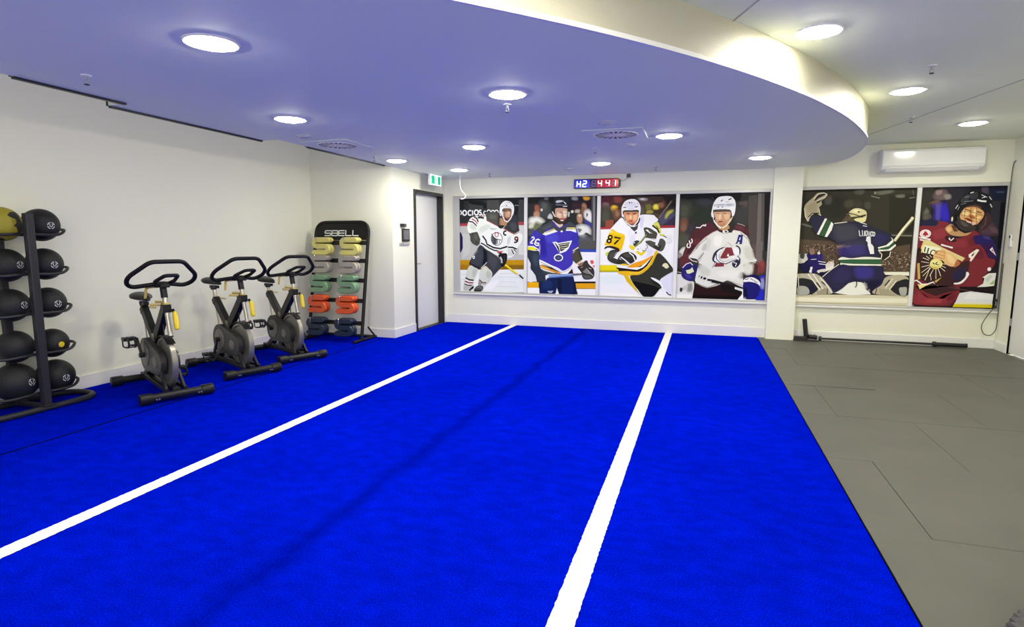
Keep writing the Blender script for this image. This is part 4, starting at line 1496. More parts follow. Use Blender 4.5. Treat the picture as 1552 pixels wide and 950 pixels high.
# ------------------------------------------------------------------ exercise bikes
def B(f, l, z): return Vector((f, l, z))
def make_bike(label, loc, rz, seat_z, crank_deg, seat_f=-.80):
    t = thing('exercise_bike', label, 'exercise bike', loc, rz, 'exercise bikes along the left wall')
    for nm, f0, half in (('front_stabilizer', 0, .275), ('rear_stabilizer', -.925, .255)):
        s = MB().tube([B(f0, -half, .052), B(f0, half, .052)], .034, 14).build(nm, M['frame'], t)
        for sg in (-1, 1):
            MB().tube([B(f0, sg * (half - .085), .05), B(f0, sg * (half - .075), .05), B(f0, sg * (half + .008), .05), B(f0, sg * (half + .015), .05)], [.040, .047, .047, .040], 14).build('end_cap', M['plastic'], s)
            if nm[0] == 'f':
                bl = MB()
                for q in (.10, .12):
                    bl.tube([B(.046, sg * (half - q), .045), B(.053, sg * (half - q), .045)], .008, 8)
                bl.build('bolt', M['steel'], s)
    b = MB()
    b.bar(B(-.92, 0, .085), B(-.01, 0, .082), .055, .045)
    b.bar(B(-.60, -.065, .125), B(-.02, -.075, .085), .028, .04)
    b.bar(B(-.60, .065, .125), B(-.02, .075, .085), .028, .04)
    b.bar(B(-.79, 0, .09), B(-.56, 0, .26), .07, .06)
    b.bar(B(-.05, -.072, .085), B(-.215, -.060, .31), .022, .05, (1, 0, 0))
    b.bar(B(-.05, .072, .085), B(-.215, .060, .31), .022, .05, (1, 0, 0))
    b.build('base_frame', M['frame'], t, bevel=.004)
    st = MB().bar(B(-.52, -.0795, .128), B(-.10, -.0895, .100), .001, .010)
    v = MB()
    v.bar(B(-.463, 0, .40), B(-.463, 0, .50), .06, .07, (1, 0, 0))
    v.bar(B(-.445, 0, .44), B(-.745, 0, .735), .055, .085, (1, 0, 1))
    v.bar(B(-.485, 0, .44), B(-.128, 0, .805), .055, .085, (-1, 0, 1))
    v.bar(B(-.77, 0, .705), B(-.705, 0, .745), .062, .06)
    v.bar(B(-.175, 0, .785), B(-.10, 0, .785), .066, .07)
    v.build('main_frame', M['frame'], t, bevel=.006)
    # plate where the two arms meet
    MB().prism([(-.505, .40), (-.42, .40), (-.44, .53), (-.49, .53)], lambda u, w_, d: B(u, d, w_), -.032, .032).build('joint_plate', M['oldgrey'], t, bevel=.004)
    # flywheel
    wc = (-.215, 0, .305)
    fl = MB().lathe([(.05, -.012), (.185, -.012), (.195, -.024), (.215, -.024), (.220, -.018), (.220, .018), (.215, .024), (.195, .024), (.185, .012), (.05, .012)], wc, 'y', 48).build('flywheel', M['wheel'], t)
    MB().lathe([(.022, -.066), (.022, -.03), (.05, -.026), (.05, .026), (.022, .03), (.022, .066)], wc, 'y', 20).build('hub', M['frame'], fl)
    g = MB()
    pr, n = [], 14
    vs, fs = [], []
    for i in range(n + 1):
        a = radians(50 + 100 * i / n)
        for rr, l in ((.228, -.036), (.236, -.03), (.236, .03), (.228, .036)):
            vs.append(B(wc[0] + rr * cos(a), l, wc[2] + rr * sin(a)))
    for i in range(n):
        for k in range(4):
            q = (k + 1) % 4
            fs.append((4 * i + k, 4 * i + q, 4 * i + 4 + q, 4 * i + 4 + k))
    fs += [(0, 1, 2, 3), tuple(4 * n + k for k in (3, 2, 1, 0))]
    g.add(vs, fs).build('flywheel_guard', M['plastic'], t)
    # drive housing, a teardrop shell on both sides
    cr = (-.535, .335)
    hp = []
    for i in range(20):
        a = radians(70 + 220 * i / 19)
        hp.append((cr[0] + .155 * cos(a), cr[1] + .155 * sin(a)))
    for i in range(10):
        a = radians(-80 + 130 * i / 9)
        hp.append((-.235 + .115 * cos(a), .30 + .115 * sin(a)))
    hs = MB().prism(hp, lambda u, w_, d: B(u, d, w_), -.078, -.030).prism(hp, lambda u, w_, d: B(u, d, w_), .030, .078)
    bk = [(cr[0] + .15 * cos(radians(a)), cr[1] + .15 * sin(radians(a))) for a in range(80, 285, 12)]
    hs.prism(bk + [(-.50, .19), (-.45, .19), (-.45, .47)], lambda u, w_, d: B(u, d, w_), -.031, .031)
    hs = hs.build('drive_housing', M['house'], t, bevel=.010)
    for sg in (-1, 1):
        MB().lathe([(.105, 0), (.105, sg * .004), (.09, sg * .007)], B(cr[0], sg * .078, cr[1]), 'y', 28).build('crank_cover', M['disc'], hs)
        MB().lathe([(.05, 0), (.05, sg * .004), (.042, sg * .006)], B(-.27, sg * .078, .30), 'y', 24).build('axle_cover', M['disc'], hs)
        ed = [((u - cr[0]) * 1.0 + cr[0], w_) for u, w_ in hp]
    # cranks and pedals
    for sg, da in ((-1, 0), (1, 180)):
        a = radians(crank_deg + da)
        pf, pz = cr[0] + .165 * cos(a), cr[1] + .165 * sin(a)
        ca = MB().bar(B(cr[0], sg * .105, cr[1]), B(pf, sg * .118, pz), .018, .030, (cos(a + pi / 2), 0, sin(a + pi / 2)))
        ca.lathe([(.022, -.02), (.022, .02)], B(cr[0], sg * .105, cr[1]), 'y', 16)
        ca = ca.build('crank_arm', M['frame'], t)
        p = MB()
        p.tube([B(pf, sg * .12, pz), B(pf, sg * .225, pz)], .010, 8)
        p.box(pf - .045, pf - .030, sg * .135 if sg > 0 else -.22, .22 if sg > 0 else -.135, pz - .013, pz + .013)
        p.box(pf + .030, pf + .045, .135 if sg > 0 else -.22, .22 if sg > 0 else -.135, pz - .013, pz + .013)
        for q in (.14, .178, .215):
            p.box(pf - .04, pf + .04, sg * q - .013, sg * q + .013, pz - .016, pz + .016)
        pd = p.build('pedal', M['plastic'], t, bevel=.002)
        c = MB()
        for q in (.150, .205):
            c.tube(rounded([B(pf + .04, sg * q, pz), B(pf + .105, sg * q, pz - .01), B(pf + .095, sg * q, pz - .065), B(pf + .0, sg * q, pz - .075)], .03, 4, False), .009, 8)
        c.tube([B(pf + .10, sg * .145, pz - .045), B(pf + .10, sg * .21, pz - .045)], .008, 8)
        c.tube(rounded([B(pf - .01, sg * .13, pz), B(pf - .01, sg * .13, pz - .08), B(pf - .01, sg * .225, pz - .08), B(pf - .01, sg * .225, pz)], .03, 4, False), .006, 8)
        c.build('toe_cage', M['plastic'], pd)
    # saddle and post
    d = Vector((-.743 + .676, 0, .72 - .457)).normalized()
    top = Vector((-.743, 0, .72)) + d * ((seat_z - .075 - .72) / d.z)
    MB().tube([B(-.676, 0, .457), top], .019, 14).build('seat_post', M['steel'], t)
    MB().tube([Vector((-.743, 0, .72)) + d * .02, Vector((-.743, 0, .72)) + d * .045], .029, 16).build('seat_collar', M['oldyellow'], t)
    lv = MB().tube([Vector((-.743, 0, .75)) + B(.02, .02, 0), Vector((-.743, 0, .75)) + B(.05, .085, -.012)], .007, 8)
    lv.build('seat_lever', M['oldyellow'], t)
    sl = MB().bar(top - B(.05, 0, .004), top + B(.09, 0, -.004), .045, .03)
    sl.tube([top + B(-.07, .028, .03), top + B(.12, .02, .03)], .006, 8)
    sl.tube([top + B(-.07, -.028, .03), top + B(.12, -.02, .03)], .006, 8)
    sl.lathe([(.030, -.035), (.030, .010)], top, 'z', 14)
    sl.build('seat_clamp', M['plastic'], t, bevel=.003)
    secs = [(-.135, .045, .012, .03), (-.12, .085, .035, .012), (-.07, .095, .042, 0), (-.01, .078, .040, -.004), (.05, .046, .036, -.006), (.11, .028, .032, -.008), (.14, .018, .022, -.014), (.15, .006, .008, -.02)]
    vs, fs, n = [], [], 16
    for q, hw, hh, dz in secs:
        for k in range(n):
            a = 2 * pi * k / n
            z = sin(a)
            z = z * (1.0 if z > 0 else .65)
            vs.append(B(top.x + q + .015, hw * cos(a), seat_z + dz + hh * z - .026))
    for i in range(len(secs) - 1):
        for k in range(n):
            q = (k + 1) % n
            fs.append((i * n + k, i * n + q, (i + 1) * n + q, (i + 1) * n + k))
    fs += [tuple(range(n)), tuple((len(secs) - 1) * n + k for k in range(n))]
    MB().add(vs, fs).build('saddle', M['plastic'], t, ang=60)
    # handlebar post
    MB().tube([B(-.071, 0, .55), B(-.160, 0, .895)], .019, 14).build('handlebar_post', M['steel'], t)
    MB().tube([B(-.071, 0, .55), B(-.068, 0, .538)], .021, 12).build('post_foot', M['plastic'], t)
    MB().tube([B(-.138, 0, .808), B(-.143, 0, .828)], .029, 16).build('post_collar', M['oldyellow'], t)
    MB().tube([B(-.155, 0, .875), B(-.175, 0, .965)], .027, 14).build('post_sleeve', M['plastic'], t)
    lp = MB().tube([B(-.15, .02, .81), B(-.19, -.075, .815)], .008, 8).tube([B(-.19, -.06, .817), B(-.195, -.105, .819)], .011, 8)
    lp.build('post_lever', M['oldyellow'], t)
    cl = MB().bar(B(-.24, 0, .975), B(-.11, 0, .98), .075, .030)
    cl.bar(B(-.205, -.055, .985), B(-.205, .055, .985), .06, .045)
    cl.build('handlebar_clamp', M['plastic'], t, bevel=.006)
    k = MB().tube(rounded([B(-.23, -.02, .97), B(-.26, -.085, .965), B(-.265, -.105, .955), B(-.25, -.12, .87)], .02, 4, False), .0105, 8)
    k.build('clamp_lever', M['oldyellow'], t)
    hb = rounded([B(-.185, 0, 1.000), B(-.285, .205, .968), B(-.225, .262, 1.005), B(-.150, .262, 1.065), B(-.026, .125, 1.190), B(-.026, -.125, 1.190), B(-.150, -.262, 1.065), B(-.225, -.262, 1.005), B(-.285, -.205, .968)], .045, 5)
    MB().tube(hb, .0185, 12, closed=True).build('handlebar', M['grip'], t)
    ib = rounded([B(-.185, -.055, 1.0), B(-.12, -.075, 1.02), B(.03, -.040, 1.075), B(.03, .060, 1.075), B(-.12, .075, 1.02), B(-.185, .055, 1.0)], .03, 5, False)
    MB().tube(ib, .0155, 12).build('aero_bar', M['grip'], t)
    # brake lever and resistance handle
    MB().tube([B(-.255, 0, .81), B(-.235, 0, .50)], .006, 8).build('brake_rod', M['plastic'], t)
    MB().tube([B(-.257, -.045, .835), B(-.257, .03, .828)], .011, 10).build('brake_handle', M['oldyellow'], t)
    MB().tube([B(-.085, .035, .775), B(-.045, .038, .735)], .013, 8).build('bracket', M['plastic'], t)
    MB().tube([B(-.055, .038, .76), B(-.045, .038, .74), B(-.020, .038, .615), B(-.018, .038, .605)], [.010, .021, .021, .012], 12).build('yellow_grip', M['yellow'], t)
    return t
M['oldgrey'] = mat('worn_plate', (0.22, 0.20, 0.13), 0.4, metal=0.4)
M['grip'] = mat('black_grip', (0.005, 0.005, 0.005), 0.6, spec=0.3)
make_bike('black exercise bike nearest the ball rack, low saddle, pedal sticking out to the left', (-4.258, 3.698, 0), -.417, .865, 115)
make_bike('black exercise bike in the middle of the row of three', (-4.283, 4.616, 0), -.362, .950, 250)
make_bike('black exercise bike nearest the rack of coloured S-shaped weights', (-4.291, 5.393, 0), -.407, .915, 150)

# ------------------------------------------------------------------ rack of S-shaped weights
LEAN = math.atan(.17)
M['jet'] = mat('jet_black_coat', (0.006, 0.006, 0.006), .42, spec=.3)
rk = thing('weight_rack', 'tall black leaning rack with rounded top holding coloured S-shaped weights', 'weight rack', (-4.78, 6.69, 0))
LM = Matrix.Rotation(-LEAN, 4, 'X')
def R(u, v, d=0): return LM @ Vector((u, d, v))
hw = .425
up = rounded([(-hw, 0, .022), (-hw, 0, 1.645), (hw, 0, 1.645), (hw, 0, .022)], .16, 8, False)
MB().tube([R(p.x, p.z) for p in up], .023, 12).build('frame', M['jet'], rk)
for sg in (-1, 1):
    x = sg * hw
    fo = MB().tube([(x, -.19, .022), (x, .36, .022)], .020, 10)
    fo.tube([(x, .34, .03), (x, .17, .18)], .012, 8)
    fo.build('foot', M['jet'], rk)
MB().tube([(-hw, .34, .024), (hw, .34, .024)], .018, 10).build('foot_rail', M['rack'], rk)
pan = [(-hw + .01, 1.395), (hw - .01, 1.395)] + [(hw - .01 - .145 + .145 * cos(a), 1.49 + .145 * sin(a)) for a in [i * pi / 16 for i in range(9)]] + [(-hw + .01 + .145 - .145 * cos(a), 1.49 + .145 * sin(a)) for a in [i * pi / 16 for i in range(8, -1, -1)]]
sign = MB().prism(pan, lambda u, v, d: R(u, v, d), -.008, .008).build('sign_panel', M['jet'], rk)
lt = MB()
def lstroke(pts, wd):
    for a, b in zip(pts, pts[1:]):
        lt.bar(R(a[0], a[1], -.0095), R(b[0], b[1], -.0095), .002, wd, up=R(-(b[1] - a[1]), b[0] - a[0]) )
def letters():
    z0, z1, zm = 1.455, 1.525, 1.49
    w_, s_ = .093, .014
    x = -.27
    S = lambda x: [[(x + w_ + .006, z1), (x + .010, z1), (x, zm + .02), (x, zm), (x + w_, zm), (x + w_, z0 + .008), (x + w_ - .008, z0), (x - .004, z0)]]
    Bc = lambda x: [[(x, z0), (x, z1), (x + w_, z1), (x + w_, z0), (x, z0)], [(x, zm), (x + w_, zm)]]
    E = lambda x: [[(x + w_, z1), (x, z1), (x, z0), (x + w_, z0)], [(x, zm), (x + w_, zm)]]
    Lc = lambda x: [[(x, z1 + .006), (x, z0), (x + w_, z0)]]
    for i, F in enumerate((S, Bc, E, Lc, Lc)):
        for st in F(x + i * .113): lstroke(st, s_)
letters()
lb = lt.build('lettering', M['letter'] if 'letter' in M else M['white'], sign)
lb['label'] = 'white SBELL lettering'
M['chrome'] = mat('polished_tip', (0.8, 0.8, 0.8), .12, metal=1)
ROWZ = [(1.32, 'cream yellow', (0.70, 0.64, 0.19)), (1.075, 'stone grey', (0.40, 0.36, 0.31)), (.808, 'sage green', (0.20, 0.36, 0.20)), (.532, 'orange', (0.80, 0.11, 0.025)), (.230, 'dark navy', (0.018, 0.035, 0.055))]
for z, nm, c in ROWZ:
    v = (z - .004) / cos(LEAN)
    rl = MB().bar(R(-hw, v + .02, -.005), R(hw, v + .02, -.005), .012, .058, up=R(0, 1)).build('rail', M['black'], rk)
    MB().bar(R(.0, v + .02, -.0125), R(.075, v + .02, -.0125), .003, .018, up=R(0, 1)).build('rail_label', M['logo'], rl)
    for px in (-.290, .160):
        yr = .172 * z
        pg = MB().tube(rounded([(px, yr - .004, z + .013), (px, yr - .176, z + .013), (px, yr - .176, z + .080)], .012, 4, False), .0058, 10).build('peg', M['steel'], rl)
        MB().ball((px, yr - .176, z + .083), .012, 14, 10).build('peg_tip', M['chrome'], rk)

def s_weight(name, m):
    """an S of three thick rounded bars joined by two bends"""
    pitch, r, e = .086, .0425, .088
    ctr = [(.095, pitch), (-e + .02, pitch)]
    for i in range(1, 9):
        a = pi / 2 + pi * i / 8
        ctr.append((-e + .02 + pitch / 2 * cos(a), pitch / 2 + pitch / 2 * sin(a)))
    ctr.append((e - .02, 0))
    for i in range(1, 9):
        a = pi / 2 - pi * i / 8
        ctr.append((e - .02 + pitch / 2 * cos(a), -pitch / 2 + pitch / 2 * sin(a)))
    ctr.append((-.108, -pitch))
    L_, R2 = [], []
    N = len(ctr)
    for i in range(N):
        d = Vector(ctr[min(i + 1, N - 1)]) - Vector(ctr[max(i - 1, 0)])
        d.normalize()
        q = Vector((-d.y, d.x)) * r * .86
        L_.append(Vector(ctr[i]) + q)
        R2.append(Vector(ctr[i]) - q)
    vs, fs = [], []
    dp = .028
    prof = [(1, -dp + .012), (.78, -dp), (-.78, -dp), (-1, -dp + .012), (-1, dp - .012), (-.78, dp), (.78, dp), (1, dp - .012)]
    ends = []
    for i in range(N):
        c_ = Vector(ctr[i])
        q = L_[i] - c_
        for s_, d_ in prof:
            p = c_ + q * s_
            vs.append((p.x, d_, p.y))
    n = len(prof)
    for i in range(N - 1):
        for k in range(n):
            l = (k + 1) % n
            fs.append((i * n + k, i * n + l, (i + 1) * n + l, (i + 1) * n + k))
    mb = MB().add(vs, fs)
    # rounded ends
    for i, sg in ((0, 1), (N - 1, -1)):
        base = i * n
        prev = list(range(base, base + n))
        c_ = Vector(ctr[i])
        q = L_[i] - c_
        for st in range(1, 5):
            a = pi / 2 * st / 4
            off = len(mb.v)
            for s_, d_ in prof:
                p = c_ + q * s_ * max(cos(a), .05) + Vector((sg * r * .86 * sin(a), 0))
                mb.v.append((p.x, d_ * (1 if abs(d_) < dp - .001 else 1), p.y))
            cur = list(range(off, off + n))
            for k in range(n):
                l = (k + 1) % n
                mb.f.append((prev[k], prev[l], cur[l], cur[k]))
            prev = cur
        mb.f.append(tuple(prev))
    return mb.build(name, m, ang=50)
RN = ['top', 'second', 'middle', 'fourth', 'bottom']
for ri, (z, nm, c) in enumerate(ROWZ):
    m = mat('cast_' + nm.replace(' ', '_'), c, .38, bump=.08, bscale=120)
    first = None
    for px, side in ((-5.012, 'left'), (-4.562, 'right')):
        for dep, fb in ((-.130, 'front'), (-.062, 'rear')):
            lab = f'{nm} S-shaped weight, {fb} one on the {side} peg of the {RN[ri]} rail'
            y = 6.69 + .172 * z + dep
            if first is None:
                first = s_weight('s_shaped_weight', m)
                tag(first, lab, 'weight', 'S-shaped weights hanging on the leaning rack')
                o_ = first
            else:
                o_ = first.copy()
                COL.objects.link(o_)
                o_['label'] = lab
            o_.location = (px, y, z - .030)
            o_.rotation_euler = (0, 0, 0)

# ------------------------------------------------------------------ ball rack and medicine balls
br = thing('ball_rack', 'black tubular ball rack with five tiers standing by the left wall', 'ball rack', (-5.165, 3.115, 0))
fx, bx = .185, -.185
MB().bar((fx, 0, .03), (fx, 0, 1.575), .060, .052, (1, 0, 0)).build('post', M['rack'], br, bevel=.008)
MB().bar((bx, 0.0, .03), (bx, 0.0, 1.575), .060, .052, (1, 0, 0)).build('post', M['rack'], br, bevel=.008)
base = rounded([(.195, -.44, .026), (.195, .44, .026), (-.195, .44, .026), (-.195, -.44, .026)], .185, 8)
MB().tube(base, .024, 12, closed=True).build('base_ring', M['rack'], br)
pl = MB().box(.10, .23, -.045, .045, .045, .055).box(-.23, -.10, -.045, .045, .045, .055)
pl.bar((-.2, 0, .035), (.2, 0, .035), .05, .03)
pl.build('base_plate', M['rack'], br, bevel=.003)
TIER = [1.425, 1.110, .795, .468, .150]
for z in TIER:
    half = [(.118, 0, z - .010), (.120, .10, z - .014), (.120, .20, z - .016), (.112, .275, z - .008), (.075, .335, z + .022), (0, .36, z + .030)]
    right = half + [(-x, y, q) for x, y, q in half[-2::-1]]
    loop = right + [(x, -y, q) for x, y, q in right[-2:0:-1]]
    hp_ = MB().tube(spline(loop, 4, True), .0115, 8, closed=True)
    for sx_ in (-1, 1): hp_.bar((sx_ * .112, 0, z - .010), (sx_ * .17, 0, z - .010), .03, .022)
    hp_.build('tier_hoop', M['rack'], br)
TN = ['top', 'second', 'third', 'fourth', 'lowest']
def med_ball(label, loc, r, kind, face):
    t = thing('medicine_ball', label, 'medicine ball', loc, 0, 'medicine balls on the ball rack')
    MB().ball((0, 0, 0), r, 36, 22).build('ball', M['yball'] if kind == 'yellowblack' else M['rubber'], t)
    d = Vector(face).normalized()
    q = d.to_track_quat('Z', 'Y').to_matrix().to_4x4()
    m4 = Matrix.Translation(d * (r * .972)) @ q
    def ring(r0, r1, h, n=28, a0=0, a1=2 * pi):
        vs, fs = [], []
        for i in range(n + 1):
            a = a0 + (a1 - a0) * i / n
            for rr in (r0, r1):
                zz = sqrt(max(r * r - rr * rr, 0)) - r * .972 + h
                vs.append(m4 @ Vector((rr * cos(a), rr * sin(a), zz)))
        fs = [(2 * i, 2 * i + 1, 2 * i + 3, 2 * i + 2) for i in range(n)]
        return vs, fs
    if kind == 'logo':
        lg = MB()
        for k in range(4): lg.add(*ring(.022, .028, .0012, 7, k * pi / 2 + .15, k * pi / 2 + 1.35))
        lg.add(*ring(.0075, .0125, .0012, 10, pi, 2 * pi))
        lg.bar(m4 @ Vector((-.010, 0, r * .028 + .001)), m4 @ Vector((-.010, .013, r * .028 + .0006)), .005, .001, up=d)
        lg.bar(m4 @ Vector((.010, 0, r * .028 + .001)), m4 @ Vector((.010, .013, r * .028 + .0006)), .005, .001, up=d)
        lg.build('logo', M['logo'], t, fix=False)
    elif kind == 'dot':
        lg = MB().add(*ring(.0, .023, .0012)).build('sticker', M['yellow'], t, fix=False)
        lg['label'] = 'round yellow sticker'
    return t
yb = mat('black_and_yellow_rubber', (0.30, 0.26, 0.02), .5, bump=.3, bscale=170)
nt = yb.node_tree
nn = nt.nodes.new('ShaderNodeTexNoise')
nn.inputs['Scale'].default_value = 6
rr = nt.nodes.new('ShaderNodeValToRGB')
rr.color_ramp.interpolation = 'CONSTANT'
rr.color_ramp.elements[0].color = (0.014, 0.014, 0.016, 1)
rr.color_ramp.elements[1].color = (0.34, 0.29, 0.02, 1)
rr.color_ramp.elements[1].position = .46
nt.links.new(nt.nodes.new('ShaderNodeTexCoord').outputs['Object'], nn.inputs['Vector'])
nt.links.new(nn.outputs['Fac'], rr.inputs['Fac'])
nt.links.new(rr.outputs['Color'], nt.nodes['Principled BSDF'].inputs['Base Color'])
M['yball'] = yb
RADR = [.132, .130, .127, .120, .140]
RADL = [.132, .130, .130, .128, .150]
cam_dir = Vector((.80, -.52, .02))
for i, z in enumerate(TIER):
    zr = z - .014 + sqrt(max(RADR[i] ** 2 - .106 ** 2, .0004)) + .0
    zl = z - .014 + sqrt(max(RADL[i] ** 2 - .106 ** 2, .0004)) + .0
    kd = 'dot' if i == 3 else 'logo'
    med_ball(f'black medicine ball on the {TN[i]} tier, right side of the post' + (', with yellow sticker' if i == 3 else ''), (-5.165, 3.115 + .205, zr), RADR[i], kd, (1, -.04, -.04))
    kl = ['yellowblack', 'logo', 'logo', 'plain', 'logo'][i]
    lab = 'black and yellow ball on the top tier at the left edge' if i == 0 else f'black medicine ball on the {TN[i]} tier, left side of the posts'
    med_ball(lab, (-5.165, 3.115 - (.075 if i < 4 else .095), zl), RADL[i], kl, (.97, .20, .04))

# ------------------------------------------------------------------ barbell, landmine, rope
bb = thing('barbell', 'black barbell lying on the floor along the wall under the right windows', 'barbell', (2.25, 8.80, .036))
MB().tube([(-.66, 0, 0), (.70, 0, 0)], .0145, 12).build('shaft', M['black'], bb)
MB().lathe([(.035, 0), (.035, .03)], (.68, 0, 0), 'x', 20).lathe([(.025, .03), (.025, .36), (.028, .36), (.028, .375)], (.68, 0, 0), 'x', 20).build('sleeve', M['black'], bb)
MB().lathe([(.032, 0), (.032, .03)], (-.665, 0, 0), 'x', 20).build('collar', M['black'], bb)
lm = thing('landmine_base', 'black landmine swivel with upright tube beside the white column', 'landmine', (1.425, 8.762, 0))
MB().box(-.16, .14, -.05, .045, .001, .016).box(-.155, -.02, -.035, .035, .016, .060).build('base_plate', M['black'], lm, bevel=.004)
MB().lathe([(.03, 0), (.03, .05)], (-.01, 0, .016), 'z', 16).build('swivel', M['black'], lm)
MB().tube([(-.005, 0, .06), (-.038, 0, .30)], .030, 16).tube([(-.038, 0, .296), (-.039, 0, .304)], .026, 12).build('upright_tube', M['black'], lm)
MB().tube([(.02, 0, .062), (.13, .02, .050)], .030, 14).build('bar_socket', M['black'], lm)
MB().lathe([(.012, 0), (.012, .02)], (.105, .02, .075), 'z', 10).build('lock_pin', M['steel'], lm)

rope = []
n = 150
for i in range(n):
    a = radians(100) + 2 * pi * 2.1 * i / n
    rr_ = .34 - .02 * i / n
    rope.append(Vector((rr_ * cos(a), rr_ * sin(a), .028 + .058 * (i / n) * 1.0)))
dense = spline(rope, 3)
ro = MB()
N = len(dense)
for s_ in range(3):
    pts = []
    ln = 0
    for i in range(N):
        tn = (dense[min(i + 1, N - 1)] - dense[max(i - 1, 0)]).normalized()
        if i: ln += (dense[i] - dense[i - 1]).length
        side = tn.cross(Vector((0, 0, 1))).normalized()
        upv = side.cross(tn)
        ph = ln / .115 * 2 * pi + s_ * 2 * pi / 3
        pts.append(dense[i] + (side * cos(ph) + upv * sin(ph)) * .0135)
    ro.tube(pts, .0148, 8)
rp = ro.build('battle_rope', M['rope'] if 'rope' in M else mat('black_rope', (0.075, 0.072, 0.076), .7, noise=.3, nscale=90, bump=.4, bscale=200))
rp.location = (1.372, 2.115, .001)
tag(rp, 'thick twisted grey-black rope coiled on the rubber floor in the near right corner', 'rope')

# ------------------------------------------------------------------ ceiling fittings
def downlight():
    t = thing('downlight', '', 'ceiling light', (0, 0, 0), 0, 'round ceiling downlights')
    MB().lathe([(.098, 0.0), (.100, -.006), (.128, -.010), (.134, -.004), (.134, 0)], (0, 0, 0), 'z', 40).build('rim', M['white'], t)
    MB().lathe([(.107, -.009), (.105, -.013), (.08, -.019), (.04, -.022), (.004, -.023)], (0, 0, 0), 'z', 40).build('lens', M['led'], t)
    return t
LOW = [((-2.42, 2.444), 'largest round downlight, nearest the top left of the photo'),
       ((-3.292, 4.111), 'round downlight above the three exercise bikes'),
       ((-1.313, 3.883), 'round downlight in the middle of the blue-tinted ceiling, above a small sprinkler'),
       ((-2.37, 5.883), 'round downlight halfway back, left of the swirl vent by the timer'),
       ((-3.699, 6.588), 'round downlight beside the wall corner near the door'),
       ((-3.323, 7.695), 'round downlight with a white cord hanging beside it'),
       ((-1.289, 7.598), 'round downlight directly above the digital timer'),
       ((-.345, 5.831), 'round downlight right of the swirl vent'),
       ((.612, 7.636), 'round downlight in front of the white column')]
HIGH = [((.614, 4.053), 'round downlight close to the curved fascia on the raised ceiling'),
        ((1.587, 5.815), 'round downlight in the middle of the raised ceiling row'),
        ((2.693, 7.566), 'round downlight in front of the air conditioner on the raised ceiling')]
first = None
for lst, z in ((LOW, ZL), (HIGH, ZH)):
    for (x, y), lab in lst:
        if first is None:
            first = downlight()
            first['label'] = lab
            first.location = (x, y, z)
        else:
            dup(first, 'downlight', (x, y, z), lab)
for x, y, z in ((-3.3, 1.2, ZL), (-.4, 2.15, ZH), (-1.6, .2, ZH), (2.7, 3.4, ZH), (1.2, 1.2, ZH), (2.7, .2, ZH), (-.2, -1.6, ZH), (1.8, -1.6, ZH)):  # added downlights, unseen, put in to light the room
    dup(first, 'downlight', (x, y, z), 'added round downlight, out of view on the ceiling above or behind the camera')

def vent(loc, label):
    t = thing('swirl_vent', label, 'ceiling vent', loc, 0, 'round swirl vents in square plates')
    p = MB().box(-.275, .275, -.275, .275, -.008, 0)
    p.build('plate', M['ceil'], t, bevel=.003)
    MB().lathe([(.198, -.0095), (.198, -.0085)], (0, 0, 0), 'z', 48).build('opening', M['grille'], t)
    s = MB()
    for k in range(20):
        q = Matrix.Rotation(2 * pi * k / 20, 4, 'Z')
        s.box(.045, .196, -.0095, .0095, -.0108, -.0099, q)
    s.build('vanes', M['white'], t)
    MB().tube([(.201 * cos(2 * pi * k / 48), .201 * sin(2 * pi * k / 48), -.0095) for k in range(48)], .005, 8, closed=True).build('ring', M['white'], t)
    MB().lathe([(.048, -.012), (.048, -.010)], (0, 0, 0), 'z', 24).build('hub', M['white'], t)
vent((-3.686, 5.335, ZL), 'round swirl ceiling vent near the left edge of the ceiling')
vent((-.82, 5.609, ZL), 'round swirl ceiling vent in front of the digital timer')

M['det'] = mat('detector_plastic', (0.55, 0.55, 0.56), .5)
def detector(loc, label):
    t = thing('smoke_detector', label, 'smoke detector', loc, 0, 'smoke detectors and speakers on the ceiling')
    MB().lathe([(.075, 0), (.075, -.008), (.068, -.011)], (0, 0, 0), 'z', 28).build('base', M['det'], t)
    MB().lathe([(.055, -.010), (.052, -.018), (.03, -.021)], (0, 0, 0), 'z', 24).build('cover', M['det'], t)
for l, n_ in (((-3.698, 4.808, ZL), 'flat round detector on the ceiling left of the left vent'), ((-.761, 6.256, ZL), 'flat round detector on the ceiling just behind the right vent'),
              ((-1.808, 8.0, ZL), 'flat round detector on the ceiling left of the light above the timer'), ((-.812, 5.039, ZL), 'flat round detector on the ceiling in front of the right vent')):
    detector(l, n_)

